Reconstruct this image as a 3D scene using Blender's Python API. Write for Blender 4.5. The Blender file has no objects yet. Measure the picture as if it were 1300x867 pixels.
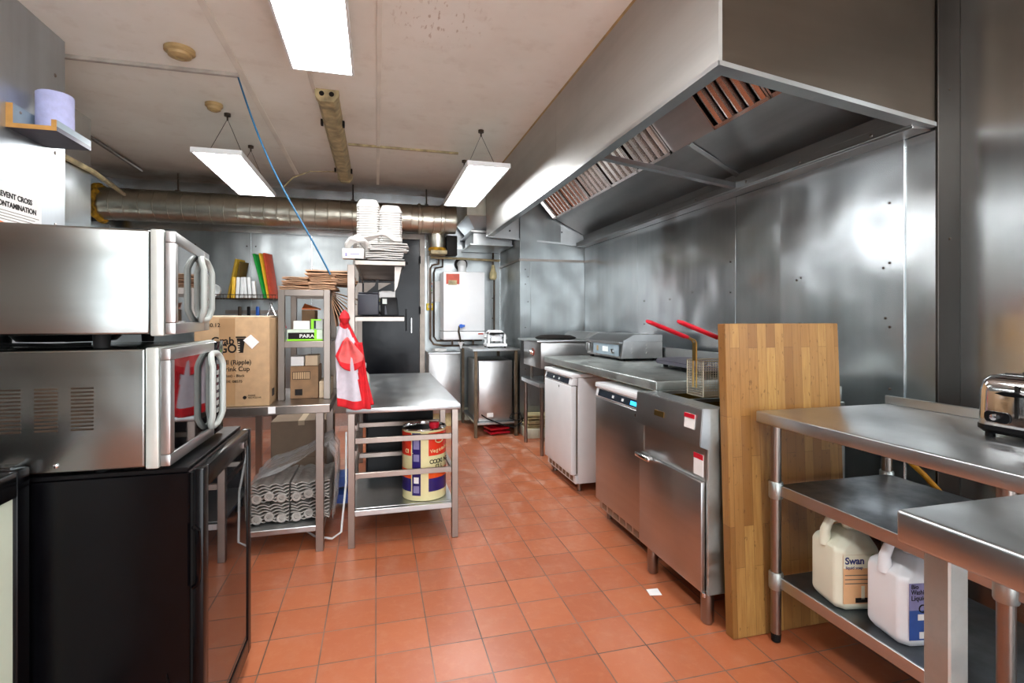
import bpy, bmesh, math, random
from mathutils import Vector, Matrix
random.seed(7)
C = bpy.context.scene
COL = C.collection
PI = math.pi
# ---------------------------------------------------------------- camera, world, exposure
TH = math.atan(172/650)
cam_d = bpy.data.cameras.new('camera'); cam = bpy.data.objects.new('camera', cam_d); COL.objects.link(cam)
cam.location = (0, 0, 1.25); cam.rotation_euler = (PI/2, 0, -TH)
cam_d.sensor_width = 36; cam_d.lens = 36*650/1300; cam_d.shift_y = -29.5/1300; cam_d.clip_start = .05
C.camera = cam
w = bpy.data.worlds.new('world'); C.world = w; w.use_nodes = True
w.node_tree.nodes['Background'].inputs[0].default_value = (.9, .95, 1, 1)
w.node_tree.nodes['Background'].inputs[1].default_value = 6.2
C.view_settings.view_transform = 'Standard'; C.view_settings.look = 'None'
C.view_settings.gamma = 1; C.view_settings.use_curve_mapping = False
C.view_settings.exposure = 0.42
LED = 24.0            # strength of the ceiling LED panels

# ---------------------------------------------------------------- materials
def rgb(h):
    h = h.lstrip('#'); v = [int(h[i:i+2], 16)/255 for i in (0, 2, 4)]
    return tuple((c/12.92 if c <= .04045 else ((c+.055)/1.055)**2.4) for c in v) + (1,)
class NT:
    def __init__(s, name):
        s.m = bpy.data.materials.new(name); s.m.use_nodes = True
        s.t = s.m.node_tree; s.b = s.t.nodes['Principled BSDF']
    def n(s, typ, ins=None, **kw):
        nd = s.t.nodes.new(typ)
        for k, v in kw.items(): setattr(nd, k, v)
        for k, v in (ins or {}).items():
            if isinstance(v, bpy.types.NodeSocket): s.t.links.new(v, nd.inputs[k])
            else: nd.inputs[k].default_value = v
        return nd
    def set(s, k, v, side=0):
        # keep a surface's roughness wholly above or below .275 so patches do not show as hard edges
        if side and isinstance(v, bpy.types.NodeSocket): v = s.n('ShaderNodeMath', {0: v, 1: .29 if side > 0 else .255}, operation='MAXIMUM' if side > 0 else 'MINIMUM').outputs[0]
        if isinstance(v, bpy.types.NodeSocket): s.t.links.new(v, s.b.inputs[k])
        else: s.b.inputs[k].default_value = v
    def coord(s, scale=(1, 1, 1), kind='Object'):
        tc = s.n('ShaderNodeTexCoord'); mp = s.n('ShaderNodeMapping', {'Vector': tc.outputs[kind], 'Scale': scale})
        return mp.outputs[0]
    def noise(s, vec, scale, detail=3, rough=.5):
        return s.n('ShaderNodeTexNoise', {'Vector': vec, 'Scale': scale, 'Detail': detail, 'Roughness': rough}).outputs['Fac']
    def ramp(s, fac, stops):
        r = s.n('ShaderNodeValToRGB', {'Fac': fac}); e = r.color_ramp.elements
        while len(e) < len(stops): e.new(.5)
        for el, (p, c) in zip(e, stops): el.position = p; el.color = c if len(c) == 4 else (*c, 1)
        return r.outputs['Color']
    def rng(s, fac, a, b, c, d):
        return s.n('ShaderNodeMapRange', {'Value': fac, 'From Min': a, 'From Max': b, 'To Min': c, 'To Max': d}).outputs[0]
    def mix(s, fac, a, b, mode='MIX'):
        nd = s.n('ShaderNodeMix', data_type='RGBA', blend_type=mode)
        for k, v in ((0, fac), (6, a), (7, b)):
            if isinstance(v, bpy.types.NodeSocket): s.t.links.new(v, nd.inputs[k])
            else: nd.inputs[k].default_value = v
        return nd.outputs[2]
    def bump(s, h, dist, strength=1, normal=None):
        ins = {'Height': h, 'Distance': dist, 'Strength': strength}
        if normal: ins['Normal'] = normal
        return s.n('ShaderNodeBump', ins).outputs[0]
M = {}
def plain(name, col, rough=.5, metal=0, var=.06, scale=18, bump=0, spec=None, coat=0, kind='Object'):
    a = NT(name); v = a.coord(kind=kind); c = rgb(col)
    f = a.noise(v, scale, 4)
    d = tuple(max(0, x*(1-var*2.2)) for x in c[:3])+(1,); l = tuple(min(1, x*(1+var)) for x in c[:3])+(1,)
    a.set('Base Color', a.ramp(f, [(.3, d), (.7, l)])); a.set('Roughness', a.rng(f, .2, .8, rough*.85, min(1, rough*1.15)), 1 if rough > .27 else -1); a.set('Metallic', metal)
    if bump: a.set('Normal', a.bump(f, bump))
    if spec is None and max(c[:3]) < .012: spec = .2
    if spec is not None: a.set('Specular IOR Level', spec)
    if coat: a.set('Coat Weight', coat); a.set('Coat Roughness', .08)
    M[name] = a.m; return a.m
def steel(name, col='#b9bdbd', rough=.26, grain=(1, 1, 60), wave=.0, wsc=1.6, dirt=0, dcol='#3a2f22', dsc=2.2, smear=.05):
    a = NT(name); v = a.coord(); g = a.noise(a.coord(grain), 9, 4, .6); big = a.noise(v, dsc, 5, .6)
    c = rgb(col); lo = tuple(x*.8 for x in c[:3])+(1,)
    base = a.ramp(g, [(.25, lo), (.75, c)])
    if dirt: base = a.mix(a.rng(big, .42, .85, 0, dirt*.6), base, rgb(dcol))
    a.set('Base Color', base); a.set('Metallic', 1.0)
    r1 = a.rng(g, .2, .8, rough-.05, rough+.06); r2 = a.rng(big, .3, .7, -smear, smear*2)
    a.set('Roughness', a.n('ShaderNodeMath', {0: r1, 1: r2}, operation='ADD').outputs[0], 1 if rough > .25 else -1)
    nrm = a.bump(g, .0006, .25)
    if wave: nrm = a.bump(a.noise(v, wsc, 2, .45), wave, 1, nrm)
    a.set('Normal', nrm); M[name] = a.m; return a.m
steel('wall_steel', '#e6ecef', .22, (1, 1, .04), .055, 1.3, .3, '#5c5a55', 2.5, .05)
steel('wall_steel_b', '#dde2e3', .22, (1, 1, .04), .055, 1.15, .4, '#4c4740', 2.2, .05)
steel('pillar_steel', '#ccd2d6', .42, (1, 1, .04), .02, 1.5, .2, '#5c5a55', 2.5, .05)
steel('back_steel', '#a9aeae', .33, (1, 1, .04), .06, 1.4, .45, '#4c4740', 2.4, .05)
steel('hood_steel', '#c4c3bf', .46, (1, .04, 1), .03, 1.1, .3, '#4a4238', 1.3, .05)
steel('hood_end_shaded_steel', '#665c52', .34, (.04, 1, 1), .02, 1.2, .4, '#3a3028', 1.5)  # hood steel darkened: dim reflection of the near end put into the colour
steel('step_shaded_steel', '#4e4a46', .34, (1, 1, .04), .01, 2, .3, '#2a2622', 1.5)  # step face: its dim reflection painted as dark steel
steel('inner_steel', '#c0c2c2', .3, (1, .06, 1), .01, 2, .3, '#4a443e', 2)
steel('filter_steel', '#d5ccc6', .22, (1, 1, 1), 0, 2, .3, '#4a3a30', 3)
steel('top_steel', '#c6cacb', .3, (1, .05, 1), .004, 3, .25, '#6a6a68', 4)
steel('leg_steel', '#9c928a', .3, (1, 1, .05), 0, 2, .35, '#5e534a', 6)
steel('galv_steel', '#bcc2be', .42, (1, 1, 1), .0, 2, .55, '#6c6f6b', 9, .1)
steel('appliance_steel', '#c0c0bf', .3, (1, .05, 1), .002, 2.5, .1, '#68625c', 3)
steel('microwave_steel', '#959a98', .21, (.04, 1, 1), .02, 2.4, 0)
steel('shelf_steel', '#80868c', .34, (1, 1, 1), 0, 2, .7, '#2c3036', 7, .1)
steel('chrome', '#e2e2e2', .06, (1, 1, 1), 0, 2, 0, smear=.01)
steel('duct_steel', '#d6d2c2', .3, (1, 1, 1), .02, 4, .4, '#6a5836', 3.5)
steel('worn_brass', '#a48a50', .3, (1, 1, 1), 0, 2, .5, '#4a3a18', 9)
plain('white_enamel', '#e9ebec', .28, 0, .02, 5); plain('white_plastic', '#e9ebea', .4, 0, .03)
plain('grey_plastic', '#b4bab4', .35, 0, .04); plain('silver_plastic', '#c3c8c2', .3, .35, .03)
plain('black_plastic', '#08080a', .35, 0, .1); plain('black_gloss', '#050507', .08, 0, .05, 8)
plain('black_paint', '#050507', .25, 0, .1, 30); plain('black_rubber', '#121212', .7)
plain('dark_door', '#0b0d12', .2, 0, .15, 6, .002); plain('dark_cabinet', '#0f1012', .4, 0, .1)
plain('dark_navy', '#20222e', .42, 0, .06); plain('cream_paint', '#cfc4b2', .55, 0, .1, 3)
plain('grey_trim', '#b4aca2', .5, 0, .12, 10); plain('yellowed_plastic', '#b09464', .5, 0, .15, 12)
plain('dirty_cream', '#b7a67c', .55, 0, .25, 14); plain('cardboard', '#b4946f', .8, 0, .06, 30); plain('cardboard_tape', '#a4815a', .42, 0, .03)
plain('cardboard_light', '#cdb79a', .8, 0, .05); plain('cardboard_dark', '#87684a', .8, 0, .1); plain('cardboard_grey', '#8f7a66', .85, 0, .05)
plain('kraft_paper', '#c39a78', .75, 0, .12, 22, .002); plain('kraft_paper_dark', '#ab8262', .75, 0, .12, 22, .002)
plain('white_paper', '#ecebe8', .7, 0, .03); plain('foam_white', '#cbc8c3', .6, 0, .02); plain('blue_paper', '#b9bce4', .85, 0, .05, 30, .003)
plain('ink_black', '#1a1512', .6, 0, .05); plain('ink_grey', '#6c6458', .6); plain('ink_navy', '#1f2a6a', .5); plain('orange', '#ee7a30', .5)
plain('lime', '#8de41c', .45, 0, .03); plain('mint', '#c9d8c4', .5); plain('green_board', '#1b9a3c', .45); plain('yellow_board', '#e8b830', .45)
plain('red_board', '#c2492e', .45, 0, .1); plain('tan_board', '#ad8c2c', .45); plain('olive_board', '#5d4a24', .5)
plain('red_plastic', '#c2112a', .3, 0, .05); plain('red_cloth', '#d8202a', .8, 0, .08, 40, .001); plain('pink_cloth', '#ea6a68', .8, 0, .08, 40, .001); plain('white_cloth', '#cfc9d2', .85, 0, .04, 40, .001)
plain('blue_cable', '#135a80', .45); plain('blue_plastic', '#1f62c8', .4); plain('hdpe_cream', '#dcddc8', .42, 0, .03, 6); plain('hdpe_white', '#e4e7ea', .36, 0, .02, 6)
plain('label_tan', '#d9aa7c', .5, 0, .05); plain('label_blue', '#33549c', .45, 0, .1); plain('label_lilac', '#8c88b4', .45, 0, .1); plain('label_green', '#64a050', .5)
plain('tin_cream', '#e2d9a4', .3, 0, .02); plain('tin_red', '#e0361c', .3, 0, .03); plain('tin_orange', '#ee5a20', .3); plain('tin_navy', '#2b2166', .3, 0, .05)
plain('sky_bottle', '#9fc9dc', .25); plain('yellow_box', '#e2c528', .4); plain('pipe_brown', '#4a3d30', .45, .5, .25, 12); plain('pipe_copper', '#6f5f50', .4, .6, .2, 12)
plain('foam_yellow', '#b8891c', .85, 0, .35, 20, .02); plain('pulp_grey', '#a39d96', .9, 0, .12, 30, .004); plain('yellow_hose', '#c88a18', .45)
plain('pale_green', '#cfdcc8', .3, 0, .02); plain('panel_blue', '#16212f', .25, 0, .1); plain('display_dark', '#15202e', .12); plain('mop_cream', '#c9bb8c', .8, 0, .2, 12, .004)
plain('soot_black', '#1c1815', .6, 0, .2, 9); plain('stained_leg', '#6b5c48', .4, .5, .25, 12); plain('ceiling_strip', '#e9e2d4', .6, 0, .06, 3)
plain('tile_white', '#d3d3bd', .3, 0, .12, 8); plain('laminate_grey', '#8a9aa4', .4, 0, .06); plain('wood_edge', '#c8934c', .6, 0, .08); plain('laminate_dark', '#43404e', .4, 0, .08)
def emit(name, col, s):
    a = NT(name); a.set('Base Color', rgb(col)); a.set('Emission Color', rgb(col)); a.set('Emission Strength', s); a.set('Roughness', .5); M[name] = a.m
emit('led_diffuser', '#fbfdff', LED); emit('led_digits', '#2fb4ff', 1.6)
def mk_floor():
    a = NT('floor_tiles'); tc = a.n('ShaderNodeTexCoord'); mp = a.n('ShaderNodeMapping', {'Vector': tc.outputs['Object'], 'Location': (10.0025, 9.835+.0025, 0)})
    b = a.n('ShaderNodeTexBrick', {'Vector': mp.outputs[0], 'Color1': (.0, .0, .0, 1), 'Color2': (1, 1, 1, 1), 'Mortar': (.5, .5, .5, 1), 'Scale': 1.0,
             'Mortar Size': .0026, 'Mortar Smooth': .25, 'Bias': 0.0, 'Brick Width': .2, 'Row Height': .2}, offset=0, squash=1)
    v = a.coord(); n1 = a.noise(v, 3.2, 5, .6); n2 = a.noise(v, 22, 4, .6)
    t = a.ramp(b.outputs['Color'], [(0, rgb('#a65e3e')), (1, rgb('#b66c48'))])
    t = a.mix(a.rng(n1, .3, .7, 0, .55), t, rgb('#aa5833')); t = a.mix(a.rng(n2, .5, .8, 0, .4), t, rgb('#bf805c'))
    # flour-dust scuffs, strongest on the walkway at the back
    sx = a.n('ShaderNodeSeparateXYZ', {'Vector': tc.outputs['Object']})
    yb = a.rng(sx.outputs['Y'], 2.4, 4.2, .12, .95); sm = a.noise(a.coord((1.3, .8, 1)), 6.5, 6, .68)
    dust = a.n('ShaderNodeMath', {0: a.rng(sm, .5, .7, 0, .75), 1: yb}, operation='MULTIPLY').outputs[0]
    t = a.mix(dust, t, rgb('#cfae98'))
    grout = a.mix(a.rng(n1, .35, .65, 0, 1), rgb('#4a3a33'), rgb('#8f7263'))
    col = a.mix(b.outputs['Fac'], t, grout)
    a.set('Base Color', col)
    r = a.rng(n1, .3, .7, .24, .4); a.set('Roughness', a.n('ShaderNodeMath', {0: r, 1: a.rng(dust, 0, 1, 0, .4)}, operation='ADD').outputs[0], 1)
    inv = a.n('ShaderNodeMath', {0: 1.0, 1: b.outputs['Fac']}, operation='SUBTRACT').outputs[0]
    nr = a.bump(inv, .002, .8); nr = a.bump(n2, .0012, .5, nr); a.set('Normal', nr); M['floor_tiles'] = a.m
mk_floor()
def mk_ceiling():
    a = NT('ceiling_paint'); tc = a.n('ShaderNodeTexCoord'); v = a.coord()
    n1 = a.noise(v, 1.1, 5, .6); n2 = a.noise(v, 7, 4, .6); n3 = a.noise(a.coord((3, 1, 1)), 14, 3, .5)
    c = a.ramp(n1, [(.3, rgb('#e6dfd2')), (.5, rgb('#efeade')), (.7, rgb('#f5f1e8'))])
    c = a.mix(a.rng(n2, .55, .8, 0, .25), c, rgb('#b59f84'))
    sx = a.n('ShaderNodeSeparateXYZ', {'Vector': tc.outputs['Object']})
    # grease stain band by the back wall duct
    f = a.n('ShaderNodeMath', {0: a.rng(sx.outputs['Y'], 4.7, 6.0, 0, 1), 1: a.rng(n1, .25, .65, .35, 1)}, operation='MULTIPLY').outputs[0]
    c = a.mix(f, c, rgb('#6b5034'))
    # speckled flaking patch right of the long seam
    d = a.n('ShaderNodeVectorMath', {0: tc.outputs['Object'], 1: (.3, 2.55, 0)}, operation='DISTANCE').outputs['Value']
    sp = a.n('ShaderNodeMath', {0: a.rng(d, .08, .3, 1, 0), 1: a.rng(n3, .6, .66, 0, .6)}, operation='MULTIPLY').outputs[0]
    c = a.mix(sp, c, rgb('#a88a68'))
    a.set('Base Color', c); a.set('Roughness', .55); a.set('Normal', a.bump(n2, .004, .5)); M['ceiling_paint'] = a.m
mk_ceiling()
def mk_wood():
    a = NT('oak_board'); tc = a.n('ShaderNodeTexCoord'); s = a.n('ShaderNodeSeparateXYZ', {'Vector': tc.outputs['Object']})
    sw = a.n('ShaderNodeCombineXYZ', {'X': s.outputs['Z'], 'Y': s.outputs['X'], 'Z': 0.0})
    b = a.n('ShaderNodeTexBrick', {'Vector': sw.outputs[0], 'Color1': (0, 0, 0, 1), 'Color2': (1, 1, 1, 1), 'Mortar': (.4, .4, .4, 1), 'Scale': 1.0, 'Mortar Size': .0006, 'Brick Width': .43, 'Row Height': .043}, offset=.37, squash=1)
    g = a.noise(a.coord((14, 14, .9)), 7, 5, .6)
    c = a.ramp(b.outputs['Color'], [(0, rgb('#82592a')), (.5, rgb('#9a703c')), (1, rgb('#ad8549'))])
    c = a.mix(a.rng(g, .4, .75, 0, .6), c, rgb('#7c5222')); c = a.mix(b.outputs['Fac'], c, rgb('#5c3c18'))
    c = a.mix(a.rng(a.noise(a.coord((9, 9, 4)), 9, 2), .66, .72, 0, .6), c, rgb('#5c3c18'))
    a.set('Base Color', c); a.set('Roughness', .42); a.set('Normal', a.bump(g, .0005, .5)); M['oak_board'] = a.m
mk_wood()
def mk_glass(name, tint, alpha_mix, rough=.03):
    a = NT(name); a.set('Base Color', rgb(tint)); a.set('Roughness', rough); a.set('Transmission Weight', alpha_mix); a.set('IOR', 1.5)
    a.set('Specular IOR Level', .8); M[name] = a.m
mk_glass('dark_glass', '#0a0a0c', 0.0); mk_glass('smoke_glass', '#1a1a1c', 0.0, .02); mk_glass('clear_film', '#ffffff', 1.0, .12)
a = NT('cling_film'); a.set('Base Color', (.9, .9, .9, 1)); a.set('Roughness', .16); a.set('Alpha', .42); a.set('Specular IOR Level', 1.0)
a.set('Normal', a.bump(a.noise(a.coord((1, 3, 1)), 14, 4, .6), .02)); M['cling_film'] = a.m
a = NT('wire_mesh'); a.set('Metallic', 1); a.set('Base Color', rgb('#b0a894')); a.set('Roughness', .35); M['wire_mesh'] = a.m

# ---------------------------------------------------------------- geometry helpers
class MB:
    def __init__(s): s.bm = bmesh.new(); s.mi = 0
    def _fin(s, fs):
        for f in fs: f.material_index = s.mi
        return s
    def box(s, x0, x1, y0, y1, z0, z1, bev=0, seg=2):
        return s.hull([(x0, y0, z0), (x1, y0, z0), (x1, y1, z0), (x0, y1, z0), (x0, y0, z1), (x1, y0, z1), (x1, y1, z1), (x0, y1, z1)], bev, seg)
    def hull(s, p, bev=0, seg=2):      # 8 corners: bottom loop, top loop
        v = [s.bm.verts.new(q) for q in p]
        fs = [s.bm.faces.new([v[i] for i in q]) for q in ((3, 2, 1, 0), (4, 5, 6, 7), (0, 1, 5, 4), (1, 2, 6, 5), (2, 3, 7, 6), (3, 0, 4, 7))]
        if bev:
            es = list({e for f in fs for e in f.edges})
            r = bmesh.ops.bevel(s.bm, geom=es, offset=bev, segments=seg, profile=.5, affect='EDGES')
            fs = list({f for f in r['faces']} | {f for f in fs if f.is_valid})
            for vv in {x for f in fs for x in f.verts}:
                for f in vv.link_faces: f.material_index = s.mi
        return s._fin(fs)
    def prism(s, poly, a, b, axis='z', bev=0):  # polygon in the two other axes, extruded from a to b
        def P(u, v, t): return {'z': (u, v, t), 'y': (u, t, v), 'x': (t, u, v)}[axis]
        lo = [s.bm.verts.new(P(u, v, a)) for u, v in poly]; hi = [s.bm.verts.new(P(u, v, b)) for u, v in poly]
        n = len(poly); fs = [s.bm.faces.new(lo[::-1]), s.bm.faces.new(hi)]
        fs += [s.bm.faces.new((lo[i], lo[(i+1) % n], hi[(i+1) % n], hi[i])) for i in range(n)]
        if bev:
            es = list({e for f in fs for e in f.edges}); r = bmesh.ops.bevel(s.bm, geom=es, offset=bev, segments=2, affect='EDGES')
            fs = list({f for f in r['faces']} | {f for f in fs if f.is_valid})
        return s._fin(fs)
    def face(s, pts): return s._fin([s.bm.faces.new([s.bm.verts.new(p) for p in pts])])
    def plate(s, pts, n, t):   # thick quad/polygon
        n = Vector(n).normalized()*t; lo = [s.bm.verts.new(p) for p in pts]; hi = [s.bm.verts.new(Vector(p)+n) for p in pts]; k = len(pts)
        fs = [s.bm.faces.new(lo[::-1]), s.bm.faces.new(hi)]+[s.bm.faces.new((lo[i], lo[(i+1) % k], hi[(i+1) % k], hi[i])) for i in range(k)]
        return s._fin(fs)
    def tube(s, pts, r, seg=10, cap=True, closed=False):
        pts = [Vector(p) for p in pts]; n = len(pts); rings = []
        rr = r if isinstance(r, (list, tuple)) else [r]*n
        up = None
        for i in range(n):
            a = pts[(i-1) % n] if (i or closed) else pts[0]; b = pts[(i+1) % n] if (i < n-1 or closed) else pts[-1]
            d = (b-a).normalized()
            if up is None: up = Vector((0, 0, 1)) if abs(d.z) < .9 else Vector((1, 0, 0))
            x = d.cross(up).normalized(); up = x.cross(d).normalized()
            rings.append([s.bm.verts.new(pts[i]+(x*math.cos(2*PI*k/seg)+up*math.sin(2*PI*k/seg))*rr[i]) for k in range(seg)])
        fs = []
        for i in range(n if closed else n-1):
            A, B = rings[i], rings[(i+1) % n]
            fs += [s.bm.faces.new((A[k], A[(k+1) % seg], B[(k+1) % seg], B[k])) for k in range(seg)]
        if cap and not closed: fs += [s.bm.faces.new(rings[0][::-1]), s.bm.faces.new(rings[-1])]
        return s._fin(fs)
    def cyl(s, a, b, r, seg=24): return s.tube([a, b], r, seg)
    def lathe(s, prof, c=(0, 0, 0), seg=32, axis='z', cap=True):
        rings = []
        for r, h in prof:
            ring = []
            for k in range(seg):
                t = 2*PI*k/seg; u, v = r*math.cos(t), r*math.sin(t)
                q = {'z': (u, v, h), 'x': (h, u, v), 'y': (v, h, u)}[axis]; ring.append(s.bm.verts.new((q[0]+c[0], q[1]+c[1], q[2]+c[2])))
            rings.append(ring)
        fs = [s.bm.faces.new((A[k], A[(k+1) % seg], B[(k+1) % seg], B[k])) for A, B in zip(rings, rings[1:]) for k in range(seg)]
        if cap: fs += [s.bm.faces.new(rings[0][::-1]), s.bm.faces.new(rings[-1])]
        return s._fin(fs)
    def loft(s, loops, cap=True):
        R = [[s.bm.verts.new(p) for p in lp] for lp in loops]; n = len(R[0])
        fs = [s.bm.faces.new((A[k], A[(k+1) % n], B[(k+1) % n], B[k])) for A, B in zip(R, R[1:]) for k in range(n)]
        if cap: fs += [s.bm.faces.new(R[0][::-1]), s.bm.faces.new(R[-1])]
        return s._fin(fs)
    def grid(s, fn, nu, nv, mfn=None):
        V = [[s.bm.verts.new(fn(i/nu, j/nv)) for j in range(nv+1)] for i in range(nu+1)]
        for i in range(nu):
            for j in range(nv):
                f = s.bm.faces.new((V[i][j], V[i+1][j], V[i+1][j+1], V[i][j+1])); f.material_index = mfn((i+.5)/nu, (j+.5)/nv) if mfn else s.mi
        return s
    def rot(s, ang, axis, c):
        bmesh.ops.rotate(s.bm, verts=s.bm.verts[:], cent=c, matrix=Matrix.Rotation(ang, 3, axis)); return s
    def move(s, v): bmesh.ops.translate(s.bm, verts=s.bm.verts[:], vec=v); return s
def wmat(o):
    m = o.matrix_basis.copy()
    while o.parent: o = o.parent; m = o.matrix_basis @ m
    return m
def obj(name, mb, mat, parent=None, label=None, smooth=35, solid=0, subd=0, deform=None):
    bm = mb.bm; bmesh.ops.recalc_face_normals(bm, faces=bm.faces[:])
    me = bpy.data.meshes.new(name); 
    if parent: bm.transform(wmat(parent).inverted()); org = None
    else:
        xs = [v.co for v in bm.verts]; lo = Vector([min(c[i] for c in xs) for i in range(3)]); hi = Vector([max(c[i] for c in xs) for i in range(3)])
        org = Vector(((lo.x+hi.x)/2, (lo.y+hi.y)/2, lo.z)); bm.transform(Matrix.Translation(-org))
    bm.to_mesh(me); bm.free()
    for m_ in (mat if isinstance(mat, (list, tuple)) else [mat]): me.materials.append(M[m_])
    me.shade_smooth(); me.set_sharp_from_angle(angle=math.radians(smooth))
    o = bpy.data.objects.new(name, me); COL.objects.link(o)
    if parent: o.parent = parent
    else: o.location = org
    if solid: md = o.modifiers.new('solid', 'SOLIDIFY'); md.thickness = solid; md.offset = 0
    if subd: md = o.modifiers.new('sub', 'SUBSURF'); md.levels = md.render_levels = subd
    if label: o['label'] = label
    return o
def T(name, label, cat, loc=(0, 0, 0), rz=0, group=None):
    o = bpy.data.objects.new(name, None); COL.objects.link(o); o.location = loc; o.rotation_euler = (0, 0, rz); o.empty_display_size = .05
    return tag(o, label, cat, group)
def tag(o, label, cat, group=None):
    o['label'] = label; o['category'] = cat
    if group: o['group'] = group
    return o
def struct(name, mb, mat, parent=None, **k):
    o = obj(name, mb, mat, parent, **k)
    if not parent: o['kind'] = 'structure'
    return o
def kids(o): return [c for c in bpy.data.objects if c.parent == o]
def copy_tree(o, parent=None):
    c = o.copy(); COL.objects.link(c); c.parent = parent
    for ch in kids(o): copy_tree(ch, c)
    return c
def text(s, size, origin, right, up, mat, parent, name='lettering', align='LEFT', sx=1, depth=.0005, bold=0, label=None):
    cu = bpy.data.curves.new('t', 'FONT'); cu.body = s; cu.size = size; cu.align_x = align; cu.extrude = depth; cu.offset = bold*size; cu.space_character = 1.0
    o = bpy.data.objects.new('t', cu); COL.objects.link(o); dg = bpy.context.evaluated_depsgraph_get()
    me = bpy.data.meshes.new_from_object(o.evaluated_get(dg)); bpy.data.objects.remove(o)
    r = Vector(right).normalized(); u = Vector(up).normalized(); n = r.cross(u)
    m = Matrix(((r.x*sx, u.x, n.x, origin[0]), (r.y*sx, u.y, n.y, origin[1]), (r.z*sx, u.z, n.z, origin[2]), (0, 0, 0, 1)))
    me.transform(wmat(parent).inverted() @ m); me.materials.clear(); me.materials.append(M[mat])
    q = bpy.data.objects.new(name, me); COL.objects.link(q); q.parent = parent
    if label: q['label'] = label
    return q
def screws(pts, axis, parent, mat='leg_steel', r=.007, name='screw'):
    for p in pts:
        m = MB(); d = Vector(axis).normalized(); p = Vector(p)
        m.tube([p, p+d*.003, p+d*.005], [r, r*.9, r*.4], 10); obj(name, m, mat, parent)

# ================================================================ ROOM SHELL
ZC = 2.72; XR = 2.36; XW = 2.25; XL = -2.7; YB = 6.25; YF = -2.2
struct('floor', MB().box(XL-.1, XR+.1, YF-.1, YB+.1, -.1, 0), 'floor_tiles')
# object coords of the floor are centred on its origin: put origin at world zero
f = bpy.data.objects['floor']; d = f.location.copy(); f.data.transform(Matrix.Translation(d)); f.location = (0, 0, 0)
c = struct('ceiling', MB().box(XL-.1, XR+.1, YF-.1, YB+.1, ZC, ZC+.1), 'ceiling_paint'); d = c.location.copy(); d.z = 0; c.data.transform(Matrix.Translation(d)); c.location -= d
wr = struct('wall_right', MB().box(XR, XR+.1, YF-.1, YB+.1, 0, ZC), 'wall_steel_b')
struct('wall_back', MB().box(XL-.1, XR, YB, YB+.1, 0, ZC), 'wall_steel')
struct('wall_left', MB().box(XL-.1, XL, YF, YB, 0, ZC), 'wall_steel_b')
# unseen wall; wide opening added so the bright world fills the room
struct('wall_front', MB().box(XL-.1, -.4, YF-.1, YF, 0, ZC).box(2.0, XR+.1, YF-.1, YF, 0, ZC).box(-.4, 2.0, YF-.1, YF, 2.45, ZC), 'grey_trim')
# built-out wall behind the cooking line with its sheets
wc = struct('wall_cooking', MB().box(XW, XR, 1.603, YB, 0, ZC), 'wall_steel_b')
def sheet(y0, y1, z0, z1, x, t, par, mat='wall_steel', bev=.0015):
    return struct('steel_sheet', MB().box(x-t, x, y0, y1, z0, z1, bev, 1), mat, par)
sheet(1.735, 2.45, .3, 2.055, XW, .008, wc); sheet(2.452, 2.83, .3, 2.05, XW, .003, wc, 'wall_steel_b'); sheet(2.833, 4.12, .3, 2.05, XW, .005, wc); sheet(4.123, 5.32, .3, 2.05, XW, .003, wc)
screws([(XW-.008, y, z) for y, z in ((1.80, 1.77), (1.83, 1.48), (1.80, 1.5), (1.82, 1.25), (1.80, 1.21), (1.80, .93), (2.33, 1.46), (2.30, 1.47), (2.31, 1.22))]+[(XW-.005, y, z) for y, z in ((2.88, 1.62), (2.88, 1.42), (2.88, 1.2), (3.3, 1.44), (3.29, 1.2), (4.0, 1.4), (3.6, 1.4), (4.0, 1.2))], (-1, 0, 0), wc, 'pipe_brown', .006)
struct('step_shade_sheet', MB().box(XW-.012, XR-.001, 1.590, 1.603, 0, ZC, .002, 1), 'step_shaded_steel', wc)  # added dark sheet; its colour stands in for a dim reflection
# near wall sheet, then screws for it and for the darkened step
sheet(-.5, 1.25, .3, 2.7, XR, .004, wr, 'wall_steel')
screws([(XR-.004, 1.1, 1.32), (XR-.004, 1.15, 2.0)], (-1, 0, 0), wr)
screws([(2.30, 1.59, 1.58), (2.30, 1.59, 2.2)], (0, -1, 0), wc, 'pipe_brown', .006)
# boxed-in corner at the back right
bx = struct('wall_back_boxing', MB().box(1.5, XW, 5.33, YB, 0, ZC, .003, 1), 'back_steel')
struct('seam_strip', MB().box(1.49, XW, 5.315, 5.33, 1.87, 1.895).box(1.485, 1.5, 5.315, YB, 1.87, 1.895), 'leg_steel', bx)
struct('steel_sheet', MB().box(1.62, XW-.002, 5.324, 5.33, .3, 1.86, .001, 1), 'back_steel', bx)
screws([(1.56+i % 2*.03, 5.33, z) for i, z in enumerate((1.78, 1.7, 1.62, 1.43, 1.15, .95, .7, .55, .35))], (0, -1, 0), bx, 'pipe_brown', .006)
# back wall sheets
wb = bpy.data.objects['wall_back']
for x0, x1, z1 in ((-2.68, -1.35, 2.2), (-1.345, -.72, 2.2), (-.715, -.26, 2.2), (.56, 1.49, 2.1)):
    struct('steel_sheet', MB().box(x0, x1, YB-.006, YB, .15, z1, .0015, 1), 'back_steel', wb)
screws([(x, YB-.006, z) for x, z in ((-1.9, 2.05), (-1.39, 2.05), (-1.38, 1.85), (-1.3, 2.05), (-1.9, 1.4), (1.4, 1.75), (1.4, 1.5), (1.4, 1.25))], (0, -1, 0), wb, 'pipe_brown', .008)
struct('skirting_tiles', MB().box(.56, 1.49, YB-.02, YB, 0, .15), 'tile_white', wb)
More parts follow.
